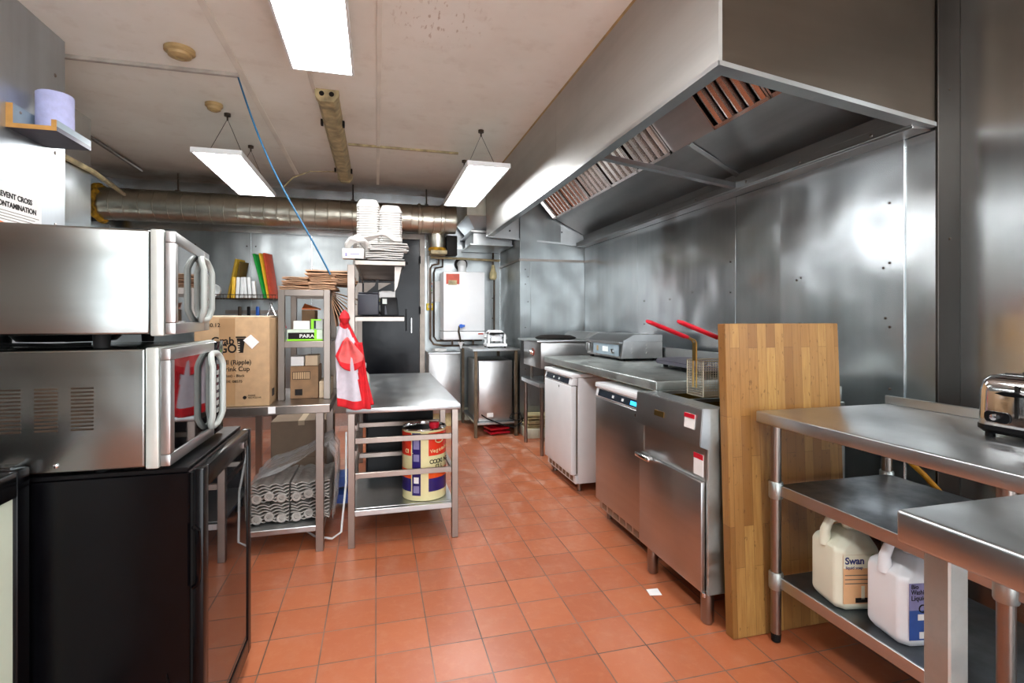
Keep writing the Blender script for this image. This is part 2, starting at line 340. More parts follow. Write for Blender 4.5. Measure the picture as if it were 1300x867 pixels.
# left pillar and the panel behind it
wp = struct('wall_left_pillar', MB().box(XL, -1.6, 1.2, 3.24, 0, ZC, .004, 1), 'pillar_steel')
screws([(-1.6, 3.15, z) for z in (2.5, 2.1, 2.31, 1.73)], (1, 0, 0), wp, r=.01)
wq = struct('wall_left_recess', MB().box(XL, -1.9, 3.24, 4.15, 0, 2.62, .004, 1), 'wall_steel_b')
screws([(-1.9, y, 1.82) for y in (3.62, 3.82)], (1, 0, 0), wq, r=.01)
# ceiling battens / seams
for i, (xa, xb, ya, yb, dz) in enumerate(((-.80, -.765, YF, 5.6, .009), (.0, .028, YF, 5.8, .008), (-.40, -.375, 3.02, 3.55, .007), (.95, 1.147, 5.35, 6.2, .01))):
    if i < 3:
        struct('trim_%d' % (i+1), MB().box(xa, xb, ya, yb, ZC-dz, ZC, .002, 1), 'ceiling_strip')
# back door
dr = struct('door_1', MB().box(-.2, .5, YB-.04, YB-.005, .01, 2.19, .003, 1), 'dark_door')
struct('door_frame', MB().box(.5, .56, YB-.07, YB, 0, 2.25, .003, 1).box(-.26, -.2, YB-.07, YB, 0, 2.25, .003, 1).box(-.2, .5, YB-.07, YB, 2.19, 2.25, .003, 1), 'grey_trim', dr)
struct('door_handle', MB().tube([(.40, YB-.04, 1.25), (.40, YB-.085, 1.25), (.40, YB-.085, 1.08), (.40, YB-.04, 1.08)], .009), 'chrome', dr)
struct('door_bolt', MB().box(.33, .35, YB-.06, YB-.04, 1.24, 1.36).cyl((.34, YB-.055, 1.1), (.34, YB-.055, 1.3), .006), 'black_plastic', dr)
for z in (1.9, 1.3, .4): struct('door_hinge', MB().cyl((.5, YB-.075, z), (.5, YB-.075, z+.09), .009), 'black_plastic', dr)

# ================================================================ EXTRACTOR HOOD
hd = T('extractor_hood', 'large stainless steel extractor canopy over the cooking line', 'extractor hood', (1.7, 3.5, 2.05))
FZ, WZ = 2.145, 2.06; FX = 1.148; NYf, NYw, FYf, FYw = 1.535, 1.60, 5.42, 5.32
m = MB().plate([(FX, NYf, FZ), (FX, 3.2, FZ), (FX, 3.2, ZC), (FX, NYf, ZC)], (1, 0, 0), .015); obj('front_panel', m, 'hood_steel', hd)
m = MB().plate([(FX, 3.203, FZ), (FX, FYf, FZ), (FX, FYf, ZC), (FX, 3.203, ZC)], (1, 0, 0), .015); obj('front_panel', m, 'hood_steel', hd)
m = MB().plate([(FX+.002, NYf, FZ), (2.235, NYw, WZ), (2.235, NYw, ZC), (FX+.002, NYf, ZC)], (0, 1, 0), .015); obj('end_panel', m, 'hood_end_shaded_steel', hd)
m = MB().plate([(FX+.016, FYf, FZ), (2.235, FYw, WZ), (2.235, FYw, ZC), (FX+.016, FYf, ZC)], (0, -1, 0), .015); obj('end_panel', m, 'inner_steel', hd)
m = MB().plate([(FX-.004, NYf-.004, FZ), (FX+.055, NYf+.05, FZ), (FX+.055, FYf-.03, FZ), (FX-.004, FYf, FZ)], (0, 0, -1), .018)
obj('front_gutter', m, 'inner_steel', hd)
m = MB().plate([(FX, NYf-.006, FZ), (2.235, NYw-.006, WZ), (2.235, NYw+.05, WZ), (FX, NYf+.05, FZ)], (0, 0, -1), .018); obj('end_gutter', m, 'inner_steel', hd)
m = MB().plate([(FX, FYf, FZ), (2.235, FYw, WZ), (2.235, FYw-.04, WZ), (FX, FYf-.04, FZ)], (0, 0, -1), .018); obj('end_gutter', m, 'inner_steel', hd)
m = MB().hull([(FX+.004, NYf-.004, 2.69), (FX+.02, NYf-.004, 2.69), (FX+.02, FYf, 2.69), (FX+.004, FYf, 2.69), (FX-.004, NYf-.004, 2.719), (FX+.02, NYf-.004, 2.719), (FX+.02, FYf, 2.719), (FX-.004, FYf, 2.719)])
obj('top_flange', m, 'yellowed_plastic', hd, label='grease-browned top flange')
m = MB().box(2.14, 2.24, NYw+.02, 5.3, 2.035, 2.06, .002, 1).box(2.225, 2.243, NYw+.02, 5.3, 2.06, 2.18).box(2.135, 2.15, NYw+.02, 5.3, 2.045, 2.085, .002, 1); obj('rear_gutter', m, 'inner_steel', hd)
screws([(2.135, y, 2.065) for y in (1.8, 2.2, 2.6, 3.1, 3.6)], (-1, 0, 0), hd, 'leg_steel', .008)
# filters: plane from A (top) down to B
Av = Vector((1.56, 0, 2.71)); Bv = Vector((1.885, 0, 2.34)); dv = (Bv-Av).normalized(); Ln = (Bv-Av).length
nv = Vector((dv.z, 0, -dv.x)).normalized()            # pointing down-left, to the room
def FP(y, v, n): p = Av+dv*v+nv*n; return (p.x, y, p.z)
def bar(m, y0, y1, v0, v1, n0, n1): return m.hull([FP(y0, v0, n0), FP(y1, v0, n0), FP(y1, v1, n0), FP(y0, v1, n0), FP(y0, v0, n1), FP(y1, v0, n1), FP(y1, v1, n1), FP(y0, v1, n1)])
y = 1.66; k = 0
while y < 5.2:
    W = .44; y1 = min(y+W, 5.28)
    if k == 2:
        obj('blanking_plate', bar(MB(), y, y1-.006, 0, Ln, 0, .012), 'inner_steel', hd)
    else:
        m = MB(); bar(m, y, y+.012, 0, Ln, -.02, .022); bar(m, y1-.018, y1-.006, 0, Ln, -.02, .022); bar(m, y, y1-.006, 0, .012, -.02, .022); bar(m, y, y1-.006, Ln-.02, Ln, -.02, .022)
        fr = obj('filter_frame', m, 'filter_steel', hd)
        m = MB(); nb = 5; st = (y1-y-.03)/nb
        for i in range(nb):
            a0 = y+.014+i*st; wv = st*.62
            prof = [(0, .0), (.12, .022), (.5, .032), (.88, .022), (1, 0)]
            A = [FP(a0+wv*p, .012, q) for p, q in prof]; B = [FP(a0+wv*p, Ln-.02, q) for p, q in prof]
            m.loft([A, B])
        obj('baffles', m, 'filter_steel', fr)
        bar2 = MB(); bar(bar2, y+.01, y1-.01, 0, Ln, -.03, -.022); obj('rear_baffle', bar2, 'soot_black', fr, label='dark rear plate of the filter')  # dark plate showing through the gaps between the baffles
    y += W; k += 1
# inner baffle panels from filter foot to the rear gutter
def ipan(y0, y1, t=.004): return MB().plate([(1.885, y0, 2.34), (2.225, y0, 2.17), (2.225, y1, 2.17), (1.885, y1, 2.34)], (.45, 0, .9), t)
obj('inner_panel', ipan(NYw+.02, 2.78), 'inner_steel', hd); obj('inner_panel', ipan(2.79, 5.29), 'inner_steel', hd)
m = MB().plate([(1.88, 2.77, 2.335), (2.23, 2.77, 2.165), (2.23, 2.80, 2.155), (1.88, 2.80, 2.33)], (0, 0, -1), .006); obj('seam_cover', m, 'inner_steel', hd)
m = MB().hull([(FX+.02, 2.58, 2.13), (2.2, 2.70, 2.05), (2.2, 2.74, 2.05), (FX+.02, 2.62, 2.13), (FX+.02, 2.58, 2.155), (2.2, 2.70, 2.08), (2.2, 2.74, 2.08), (FX+.02, 2.62, 2.155)]); obj('cross_brace', m, 'inner_steel', hd)
screws([(x, FYf-.017-(x-FX)*.09, 2.2) for x in (1.4, 1.55, 1.68, 1.85, 1.98)], (0, -1, 0), hd, 'soot_black', .009)

# ================================================================ CEILING FIXTURES
def led(x0, x1, y0, y1, z, label, wires=True, grp='hanging LED panels'):
    o = T('led_panel', label, 'ceiling light', ((x0+x1)/2, (y0+y1)/2, z), group=None)
    m = MB(); fw = .012
    m.box(x0, x0+fw, y0, y1, z, z+.03).box(x1-fw, x1, y0, y1, z, z+.03).box(x0+fw, x1-fw, y0, y0+fw, z, z+.03).box(x0+fw, x1-fw, y1-fw, y1, z, z+.03).box(x0, x1, y0, y1, z+.03, z+.034)
    obj('frame', m, 'white_plastic', o)
    obj('diffuser', MB().box(x0+fw, x1-fw, y0+fw, y1-fw, z+.003, z+.009), 'led_diffuser', o)
    if wires:
        for yy in (y0+(y1-y0)*.22, y0+(y1-y0)*.8):
            xm = (x0+x1)/2; m = MB().cyl((xm, yy, ZC-.02), (xm, yy, ZC), .022, 12).cyl((xm, yy, ZC-.05), (xm, yy, ZC-.02), .006, 8)
            h = obj('ceiling_hook', m, 'pipe_brown', o)
            obj('suspension_wire', MB().tube([(x0+.03, yy-.05, z+.034), (xm, yy, ZC-.04)], .0018, 6).tube([(x1-.03, yy-.05, z+.034), (xm, yy, ZC-.04)], .0018, 6), 'pipe_brown', o)
    return o
led(-1.19, -.88, 3.81, 5.03, 2.35, 'white LED panel hung on wires above the cardboard box and chopping boards')
led(.63, .95, 3.63, 5.0, 2.35, 'white LED panel hung on wires beside the extractor hood')
o = led(-.446, -.12, 1.72, 2.99, 2.6, 'large white LED panel at the top edge of the picture, closest to the camera', False)
obj('mount_block', MB().box(-.35, -.22, 1.9, 2.02, 2.634, ZC), 'white_plastic', o); obj('mount_block', MB().box(-.35, -.22, 2.6, 2.72, 2.634, ZC), 'white_plastic', o)
o = led(-.446, -.12, -1.3, -.03, 2.6, 'unseen white LED panel above and behind the camera, added as fill light', False)  # added lamp out of view, brightens ceiling and steel walls
obj('mount_block', MB().box(-.35, -.22, -.9, -.78, 2.634, ZC), 'white_plastic', o)
o = led(.9, 1.22, -1.0, .3, 2.6, 'unseen white LED panel over the near steel table, added as fill light', False)  # second added fill panel, also out of view
obj('mount_block', MB().box(1.0, 1.12, -.5, -.38, 2.634, ZC), 'white_plastic', o)
# old fluorescent batten
o = T('fluorescent_batten', 'old yellowed fluorescent batten fixed to the ceiling between the hanging panels', 'ceiling light', (-.31, 4.5, 2.63))
m = MB().prism([(-.38, ZC), (-.375, 2.68), (-.35, 2.645), (-.27, 2.645), (-.245, 2.68), (-.24, ZC)], 3.55, 5.5, 'y'); obj('cover', m, 'dirty_cream', o)
obj('end_cap', MB().prism([(-.385, ZC), (-.38, 2.675), (-.352, 2.64), (-.268, 2.64), (-.24, 2.675), (-.235, ZC)], 3.48, 3.56, 'y'), 'dirty_cream', o)
obj('end_cap', MB().prism([(-.385, ZC), (-.38, 2.675), (-.352, 2.64), (-.268, 2.64), (-.24, 2.675), (-.235, ZC)], 5.48, 5.54, 'y'), 'dirty_cream', o)
for x in (-.34, -.28): obj('knockout', MB().cyl((x, 3.478, 2.69), (x, 3.483, 2.69), .016, 14), 'soot_black', o)
for yy in (3.95, 5.2):
    for x in (-.385, -.235): obj('clip', MB().box(x-.008, x+.008, yy, yy+.04, 2.66, 2.70), 'soot_black', o)
for x, yy, r, lab in ((-1.04, 3.17, .075, 'round yellowed smoke detector on the ceiling, the larger one near the conduit'), (-1.078, 3.92, .055, 'small yellowed ceiling sensor above the left hanging light')):
    o = T('smoke_detector', lab, 'smoke detector', (x, yy, ZC-.05)); obj('base', MB().lathe([(r, ZC), (r, ZC-.018), (r*.85, ZC-.026)], (x, yy, 0)), 'yellowed_plastic', o)
    obj('sensor_head', MB().lathe([(r*.8, ZC-.024), (r*.75, ZC-.04), (r*.45, ZC-.05), (r*.3, ZC-.05), (r*.28, ZC-.044), (.005, ZC-.044)], (x, yy, 0)), 'yellowed_plastic', o)
def conduit(pts, lab, r=.011, mat='cream_paint', name='conduit', cat='conduit', box=False):
    o = obj(name, MB().tube(pts, r, 8), mat); return tag(o, lab, cat)
tag(obj('cable_trunking', MB().box(-2.69, -.80, 3.385, 3.41, ZC-.022, ZC, .002, 1), 'grey_trim'), 'thin cable trunking crossing the ceiling above the left hanging light', 'trunking')
tag(obj('cable_trunking', MB().box(-.23, .70, 4.50, 4.52, ZC-.018, ZC, .002, 1), 'dirty_cream'), 'thin trunking on the ceiling running from the old batten to the right light', 'trunking')
conduit([(-2.17, 3.3, ZC-.03), (-2.22, 5.75, ZC-.03)], 'dark metal conduit on the ceiling above the duct at left', .016, 'pipe_copper')
conduit([(-1.88, 3.3, 2.26), (-1.88, 4.13, 2.255), (-2.3, 5.6, 2.42)], 'yellowed pipe running along the wall behind the blue paper roll', .018, 'dirty_cream', 'wall_pipe', 'pipe')
tag(obj('light_cable', MB().tube([(-.8, 4.86, 2.39), (-.72, 4.9, 2.5), (-.6, 5.1, 2.62), (-.4, 5.2, 2.66), (-.35, 5.25, 2.67)], .006, 6), 'dirty_cream'), 'thin flex sagging from the left hanging light to the old batten', 'cable')
# blue cable hanging from the trunking
pts = []
for i in range(25):
    t = i/24; x = -.805+(-.255+.805)*t-.015*math.sin(t*PI); yv = 3.40-.30*t; z = (ZC-.02)*(1-t)+1.50*t-.12*math.sin(t*PI)*(1-t)
    pts.append((x, yv, z))
tag(obj('blue_cable', MB().tube(pts, .0052, 8), 'blue_cable'), 'blue cable hanging from the ceiling down to the pile of brown paper bags', 'cable')
# spiral duct
o = T('ventilation_duct', 'round spiral metal duct running across the back wall under the ceiling', 'duct', (-.9, 5.9, 2.22))
prof = []; x = -2.62
while x < .80:
    prof += [(.157, x), (.157, x+.112), (.161, x+.116), (.161, x+.121), (.157, x+.125)]; x += .125
obj('spiral_pipe', MB().lathe(prof, (0, 5.9, 2.38), 40, 'x'), 'duct_steel', o)
for x in (-.2, .45, .7): obj('clamp_band', MB().lathe([(.165, x), (.172, x+.004), (.172, x+.03), (.165, x+.034)], (0, 5.9, 2.38), 40, 'x'), 'duct_steel', o)
m = MB(); R = random.Random(3)
ring = []
for i in range(25):
    t = 2*PI*i/24; ring.append((-2.62+R.uniform(-.02, .02), 5.9+.17*math.cos(t), 2.38+.17*math.sin(t)))
obj('foam_seal', m.tube(ring[:-1], [R.uniform(.02, .036) for _ in range(24)], 8, closed=True), 'foam_yellow', o, label='yellow expanding foam collar')
obj('end_wall_sleeve', MB().lathe([(.18, -2.698), (.18, -2.62), (.1, -2.61)], (0, 5.9, 2.38), 24, 'x'), 'soot_black', o)
for x in (-1.95, -.25, .55): obj('hanger', MB().cyl((x, 5.9, 2.53), (x, 5.9, ZC), .008, 8).box(x-.02, x+.02, 5.87, 5.93, 2.535, 2.55), 'pipe_brown', o)
# vertical flanged duct under the pipe
o = T('vertical_duct', 'short round brown-stained duct dropping from the spiral duct beside the back door', 'duct', (.72, 5.98, 2.0))
obj('stub', MB().lathe([(.095, 2.222), (.095, 2.07), (.085, 2.05)], (.685, 6.0, 0), 28), 'duct_steel', o); obj('sealant', MB().lathe([(.097, 2.07), (.104, 2.055), (.10, 2.04), (.09, 2.03)], (.685, 6.0, 0), 28), 'foam_yellow', o, label='brown sealant bead')
obj('collar', MB().box(.6, .785, 5.88, 6.12, 1.99, 2.03), 'dirty_cream', o)
tag(obj('black_flue', MB().box(.79, .915, 5.96, 6.10, 1.985, 2.215, .006), 'soot_black'), 'dark square flue under the duct, above the boiler', 'flue')
o = T('rectangular_duct', 'flanged rectangular metal duct joining the back of the extractor hood', 'duct', (1.3, 5.8, 2.1))
obj('plenum', MB().box(.94, 1.60, 5.45, 6.2, 2.36, ZC-.001, .004, 1), 'duct_steel', o)
obj('taper', MB().hull([(1.06, 5.6, 2.22), (1.5, 5.6, 2.22), (1.5, 6.15, 2.22), (1.06, 6.15, 2.22), (.95, 5.45, 2.36), (1.6, 5.45, 2.36), (1.6, 6.2, 2.36), (.95, 6.2, 2.36)]), 'inner_steel', o)
obj('flange', MB().box(1.0, 1.56, 5.55, 6.2, 2.20, 2.22, .003, 1), 'inner_steel', o); obj('lower_duct', MB().box(1.04, 1.49, 5.62, 6.15, 2.08, 2.2, .004, 1), 'inner_steel', o); obj('flange', MB().box(1.0, 1.49, 5.58, 6.2, 2.06, 2.08, .003, 1), 'inner_steel', o)
conduit([(.62, 6.1, 1.97), (1.0, 6.1, 1.965), (1.46, 6.1, 1.955)], 'thin pale pipe running across above the boiler', .014, 'dirty_cream', 'cross_pipe', 'pipe')

# ================================================================ PILLAR SHELF, ROLL, SIGN
o = T('wall_shelf', 'small grey laminate shelf with raw chipboard ends on the steel pillar', 'shelf', (-1.5, 2.93, 2.1))
obj('shelf_board', MB().box(-1.6, -1.41, 2.79, 3.08, 2.105, 2.125), 'laminate_dark', o); obj('back_upright', MB().box(-1.6, -1.575, 2.79, 3.08, 2.125, 2.215), 'laminate_grey', o)
obj('front_lip', MB().box(-1.43, -1.41, 2.79, 3.08, 2.125, 2.155), 'laminate_grey', o)
obj('raw_edge', MB().box(-1.6, -1.411, 2.786, 2.79, 2.105, 2.125).box(-1.6, -1.575, 2.786, 2.79, 2.125, 2.215).box(-1.43, -1.411, 2.786, 2.79, 2.125, 2.155), 'wood_edge', o, label='raw chipboard edge')
screws([(-1.575, 2.84, 2.19), (-1.575, 3.02, 2.19)], (1, 0, 0), o)
o = T('paper_roll', 'pale blue paper towel roll standing on the pillar shelf', 'paper roll', (-1.505, 2.97, 2.126))
R_ = .072; prof = [(.02, 2.126), (R_, 2.126), (R_+.001, 2.19), (R_, 2.26), (R_+.001, 2.325), (R_-.004, 2.33), (.022, 2.33), (.02, 2.126)]
obj('paper', MB().lathe(prof, (-1.503, 2.96, 0), 48, cap=False), 'blue_paper', o); obj('core', MB().lathe([(.021, 2.127), (.021, 2.329), (.018, 2.329), (.018, 2.127)], (-1.503, 2.96, 0), 24, cap=False), 'cardboard', o)
o = T('wall_sign', 'white laminated notice about preventing cross contamination on the steel pillar', 'sign', (-1.598, 2.86, 1.55))
obj('sheet', MB().box(-1.599, -1.595, 2.69, 3.03, 1.57, 1.855), 'white_paper', o)
text('PREVENT CROSS', .034, (-1.594, 2.705, 1.79), (0, 1, 0), (0, 0, 1), 'ink_black', o, sx=1.0, bold=.03)
text('CONTAMINATION', .034, (-1.594, 2.705, 1.748), (0, 1, 0), (0, 0, 1), 'ink_black', o, sx=.98, bold=.03)
for i, L in enumerate((.3, .27, .3, .22)): obj('small_print', MB().box(-1.595, -1.5944, 2.71, 2.71+L, 1.728-i*.013, 1.731-i*.013), 'ink_grey', o)
obj('orange_band', MB().prism([(2.69, 1.57), (2.96, 1.57), (2.82, 1.67), (2.69, 1.685)], -1.595, -1.5942, 'x'), 'orange', o)

# ================================================================ BAR FRIDGES AND MICROWAVES (left)
o = T('bar_fridge', 'black back-bar bottle fridge with a glass door, under the two microwaves', 'fridge', (-.75, 1.8, 0))
obj('body', MB().box(-1.05, -.478, 1.525, 2.06, .03, .845, .004, 1), 'black_paint', o); obj('top_plate', MB().box(-1.05, -.48, 1.523, 2.062, .845, .857, .002, 1), 'black_plastic', o)
dd = obj('door', MB().box(-.472, -.444, 1.525, 1.57, .04, .85, .006).box(-.472, -.444, 2.02, 2.06, .04, .85, .006).box(-.472, -.444, 1.57, 2.02, .79, .85, .006).box(-.472, -.444, 1.57, 2.02, .04, .10, .006), 'black_paint', o)
obj('glass_pane', MB().box(-.462, -.449, 1.57, 2.02, .10, .79), 'smoke_glass', dd); obj('gasket', MB().box(-.4775, -.4725, 1.535, 2.05, .05, .84), 'black_rubber', dd)
obj('door_handle', MB().tube([(-.468, 1.523, .70), (-.456, 1.517, .69), (-.453, 1.515, .60), (-.456, 1.517, .55), (-.468, 1.523, .54)], .006, 8), 'black_gloss', dd)
obj('door_lock', MB().box(-.445, -.4425, 1.95, 1.99, .80, .82), 'chrome', dd)
obj('vent_grille', MB().prism([(-.53, .16), (-.525, .18), (-.525, .30), (-.53, .32)], 1.521, 1.526, 'y'), 'black_plastic', o)
for x in (-1.0, -.57):
    for yy in (1.57, 2.0): obj('foot', MB().cyl((x, yy, 0), (x, yy, .032), .02, 14), 'black_rubber', o)
o = T('bar_fridge', 'black glass-door fridge at the left picture edge, in front of the microwave stack', 'fridge', (-1.1, 1.2, 0))
obj('body', MB().box(-1.45, -.88, .88, 1.50, .03, .885, .004, 1), 'black_paint', o); obj('top_plate', MB().box(-1.45, -.875, .88, 1.505, .885, .90, .003, 1), 'black_paint', o)
dd = obj('door', MB().box(-.872, -.812, .885, .93, .04, .892, .005).box(-.872, -.812, 1.455, 1.5, .04, .892, .005).box(-.872, -.812, .93, 1.455, .83, .892, .005).box(-.872, -.812, .93, 1.455, .04, .1, .005), 'black_paint', o)
obj('inner_trim', MB().box(-.845, -.822, .93, .945, .1, .83).box(-.845, -.822, 1.40, 1.455, .1, .83).box(-.845, -.822, .945, 1.40, .81, .83), 'pale_green', dd, label='pale green inner trim')
obj('glass_pane', MB().box(-.84, -.83, .945, 1.40, .1, .81), 'grey_plastic', dd, label='grey glass with its reflection put into the colour')  # opaque grey stands in for what the glass would reflect
obj('hinge_plate', MB().box(-.875, -.835, 1.47, 1.5, .8925, .8985), 'chrome', dd)
for x in (-1.4, -.9):
    for yy in (.92, 1.46): obj('foot', MB().cyl((x, yy, 0), (x, yy, .032), .02, 14), 'black_rubber', o)

def rrect(x0, x1, z0, z1, r, n=5):
    out = []
    for cx, cz, a0 in ((x1-r, z1-r, 0), (x0+r, z1-r, PI/2), (x0+r, z0+r, PI), (x1-r, z0+r, 3*PI/2)):
        for i in range(n+1): a = a0+PI/2*i/n; out.append((cx+r*math.cos(a), cz+r*math.sin(a)))
    return out
def microwave(y0, y1, z0, z1, xf, label, vents):
    # body from xf-.55 .. xf ; door faces +X
    o = T('microwave', label, 'microwave', (xf-.28, (y0+y1)/2, z0)); fz = z0+(.0 if vents else .0)
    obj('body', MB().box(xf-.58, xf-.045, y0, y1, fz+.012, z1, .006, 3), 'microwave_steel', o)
    obj('front_bezel', MB().box(xf-.044, xf-.014, y0-.002, y1+.002, fz+.008, z1+.003, .004, 2), 'silver_plastic', o)
    zb = fz+.012; zt = z1
    d = obj('door', MB().box(xf-.012, xf+.012, y0, y1-.10, zb, zb+.03, .003).box(xf-.012, xf+.012, y0, y1-.10, zt-.03, zt, .003).box(xf-.012, xf+.012, y0, y0+.03, zb+.03, zt-.03, .003).box(xf-.012, xf+.012, y1-.115, y1-.10, zb+.03, zt-.03, .003), 'appliance_steel', o)
    obj('door_window', MB().box(xf-.006, xf+.008, y0+.03, y1-.115, zb+.03, zt-.03), 'dark_glass', d)
    # loop handle bowed away from the door
    yc = y1-(.125 if vents else .15); hz0, hz1 = zb+.035, zt-.035; hw = .055 if vents else .08
    loop = [(yc-hw+2*hw*u, v) for u, v in ()]
    ring = rrect(yc-hw, yc+hw, hz0, hz1, .038, 6)
    pts = [(xf+.018+.022*math.sin(PI*(z-hz0)/(hz1-hz0)), yy, z) for yy, z in ring]
    obj('door_handle', MB().tube(pts, .0095, 10, closed=True), 'grey_plastic', d)
    cp = obj('control_panel', MB().box(xf-.012, xf+.012, y1-.098, y1, zb, zt, .003), 'appliance_steel' if not vents else 'black_gloss', o)
    obj('display', MB().box(xf+.012, xf+.0135, y1-.085, y1-.015, zt-.075, zt-.045), 'display_dark', cp)
    for i in range(6):
        for j in range(2): obj('button', MB().box(xf+.012, xf+.014, y1-.08+j*.035, y1-.055+j*.035, zt-.11-i*.025, zt-.095-i*.025, .001, 1), 'grey_plastic', cp)
    for x in (xf-.53, xf-.16):
        for yy in (y0+.05, y1-.05): obj('foot', MB().lathe([(.02, fz+.014), (.017, fz-(.0 if vents else .023))], (x, yy, 0), 16), 'black_rubber', o)
    if vents:
        for c in range(4):
            xc = xf-.405+c*.075; m = MB()
            for r in range(12): m.box(xc-.024, xc+.024, y0-.0012, y0+.002, z1-.098-r*.0093, z1-.0935-r*.0093)
            obj('vent_slots', m, 'pipe_brown', o)
        screws([(xf-.235, y0, z0+.03)], (0, -1, 0), o, 'chrome', .006)
    else:
        obj('turntable_motor_pan', MB().lathe([(.13, fz+.012), (.11, fz-.01), (.05, fz-.012)], (xf-.30, (y0+y1)/2, 0), 24), 'black_plastic', o)
    return o
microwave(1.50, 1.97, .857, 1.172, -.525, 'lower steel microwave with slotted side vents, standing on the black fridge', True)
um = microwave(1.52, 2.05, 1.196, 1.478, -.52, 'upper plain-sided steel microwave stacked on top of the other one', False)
rz_ = math.radians(7.6); c_ = Vector((-.52, 1.52, 0)); p_ = um.location.copy(); q_ = Matrix.Rotation(rz_, 3, 'Z') @ (p_-c_)+c_; um.location = (q_.x, q_.y, p_.z); um.rotation_euler.z = rz_
obj('power_cord', MB().tube([(-1.09, 1.60, 1.188), (-.98, 1.64, 1.181), (-.9, 1.66, 1.178), (-.82, 1.62, 1.178), (-.76, 1.66, 1.179)], .005, 8), 'black_rubber', um)

# ================================================================ LEFT STEEL TABLE with rack
def bevbox(x0, x1, y0, y1, z0, z1, b=.002): return MB().box(x0, x1, y0, y1, z0, z1, b, 1)
o = T('steel_table', 'stainless work table carrying the big cardboard box and a tall rack', 'table', (-.9, 3.2, 0))
obj('table_top', MB().box(-1.55, -.24, 2.9, 3.62, .745, .79, .003, 1), 'leg_steel', o)
obj('edge_tape', MB().box(-.545, -.51, 2.8985, 2.90, .753, .788), 'white_plastic', o)
obj('lower_shelf', MB().box(-1.50, -.275, 2.93, 3.50, .105, .135, .003, 1), 'top_steel', o)
for x in (-1.5, -.315):
    for yy in (2.915, 3.54): obj('leg', MB().box(x, x+.04, yy, yy+.04, .0, .745, .002, 1), 'leg_steel', o)
r = T('table_rack', 'open steel rack frame standing on the table, loaded with cartons and brown bags', 'rack', (-.4, 3.3, .79))
X0, X1, Y0, Y1 = -.53, -.255, 3.08, 3.52
for x in (X0, X1-.035):
    for yy in (Y0, Y1): obj('post', MB().box(x, x+.035, yy, yy+.035, .791, 1.41, .002, 1), 'leg_steel', r)
for z in (1.375, 1.085): obj('shelf', MB().box(X0+.035, X1-.035, Y0, Y0+.03, z, z+.035, .002, 1).box(X0+.002, X1-.002, Y0+.036, Y1, z+.026, z+.034).box(X0+.035, X1-.035, Y1+.002, Y1+.032, z, z+.034), 'leg_steel', r)
# Grab & GO carton
cb = T('cardboard_carton', 'big brown drink-cup carton with black lettering on the steel table', 'box', (-.72, 3.15, .79))
CY = 2.94
obj('carton_body', MB().box(-.90, -.545, CY, 3.36, .79, 1.255, .004, 2), 'cardboard', cb)
obj('top_flap', MB().plate([(-.9, CY+.005, 1.256), (-.55, CY+.005, 1.256), (-.55, 3.14, 1.262), (-.9, 3.14, 1.262)], (0, 0, 1), .003), 'cardboard_light', cb); obj('top_flap', MB().plate([(-.9, 3.15, 1.262), (-.55, 3.15, 1.262), (-.55, 3.355, 1.256), (-.9, 3.355, 1.256)], (0, 0, 1), .003), 'cardboard_light', cb)
obj('packing_tape', MB().box(-.785, -.71, CY-.0012, CY, .80, 1.25), 'cardboard_tape', cb)
RX, UZ = (1, 0, 0), (0, 0, 1); F = CY-.0018
text('440.12', .028, (-.855, F, 1.205), RX, UZ, 'ink_black', cb, bold=.01)
text('Grab', .055, (-.822, F, 1.115), RX, UZ, 'ink_black', cb, bold=.02, sx=.95); text('GO', .062, (-.785, F, 1.072), RX, UZ, 'ink_black', cb, bold=.025, sx=.85)
text('&', .05, (-.822, F, 1.072), RX, UZ, 'ink_black', cb, bold=.02)
obj('cup_print', MB().prism([(-.693, 1.07), (-.672, 1.07), (-.664, 1.135), (-.662, 1.145), (-.703, 1.145), (-.701, 1.135)], F, CY, 'y').box(-.707, -.659, F, CY, 1.147, 1.155), 'ink_black', cb)
m = MB()
for i in range(5): m.box(-.702+i*.0015, -.688, F-.0006, F, 1.075+i*.012, 1.0795+i*.012)
obj('steam_print', m, 'cardboard_light', cb)
text('Wall (Ripple)', .034, (-.80, F, 1.01), RX, UZ, 'ink_black', cb, bold=.012, sx=.92); text('Drink Cup', .034, (-.78, F, .975), RX, UZ, 'ink_black', cb, bold=.012, sx=.95)
text('(12oz) - Black', .019, (-.772, F, .945), RX, UZ, 'ink_black', cb, bold=.008); text('BOX: 08575', .019, (-.772, F, .915), RX, UZ, 'ink_black', cb, bold=.008)
m = MB().cyl((-.665, F, .836), (-.665, CY, .836), .009, 16); obj('round_mark', m, 'ink_black', cb); text('PLEASE', .011, (-.648, F, .843), RX, UZ, 'ink_black', cb); text('RECYCLE ME', .011, (-.648, F, .831), RX, UZ, 'ink_black', cb)
obj('side_mark', MB().box(-.5451, -.5438, 3.0, 3.06, .83, .87), 'ink_black', cb)
obj('paper_label', MB().plate([(-.672, CY-.002, 1.135), (-.635, CY-.003, 1.165), (-.595, CY-.003, 1.125), (-.63, CY-.002, 1.09)], (0, -1, 0), .0008), 'white_paper', cb, label='tilted white delivery label')
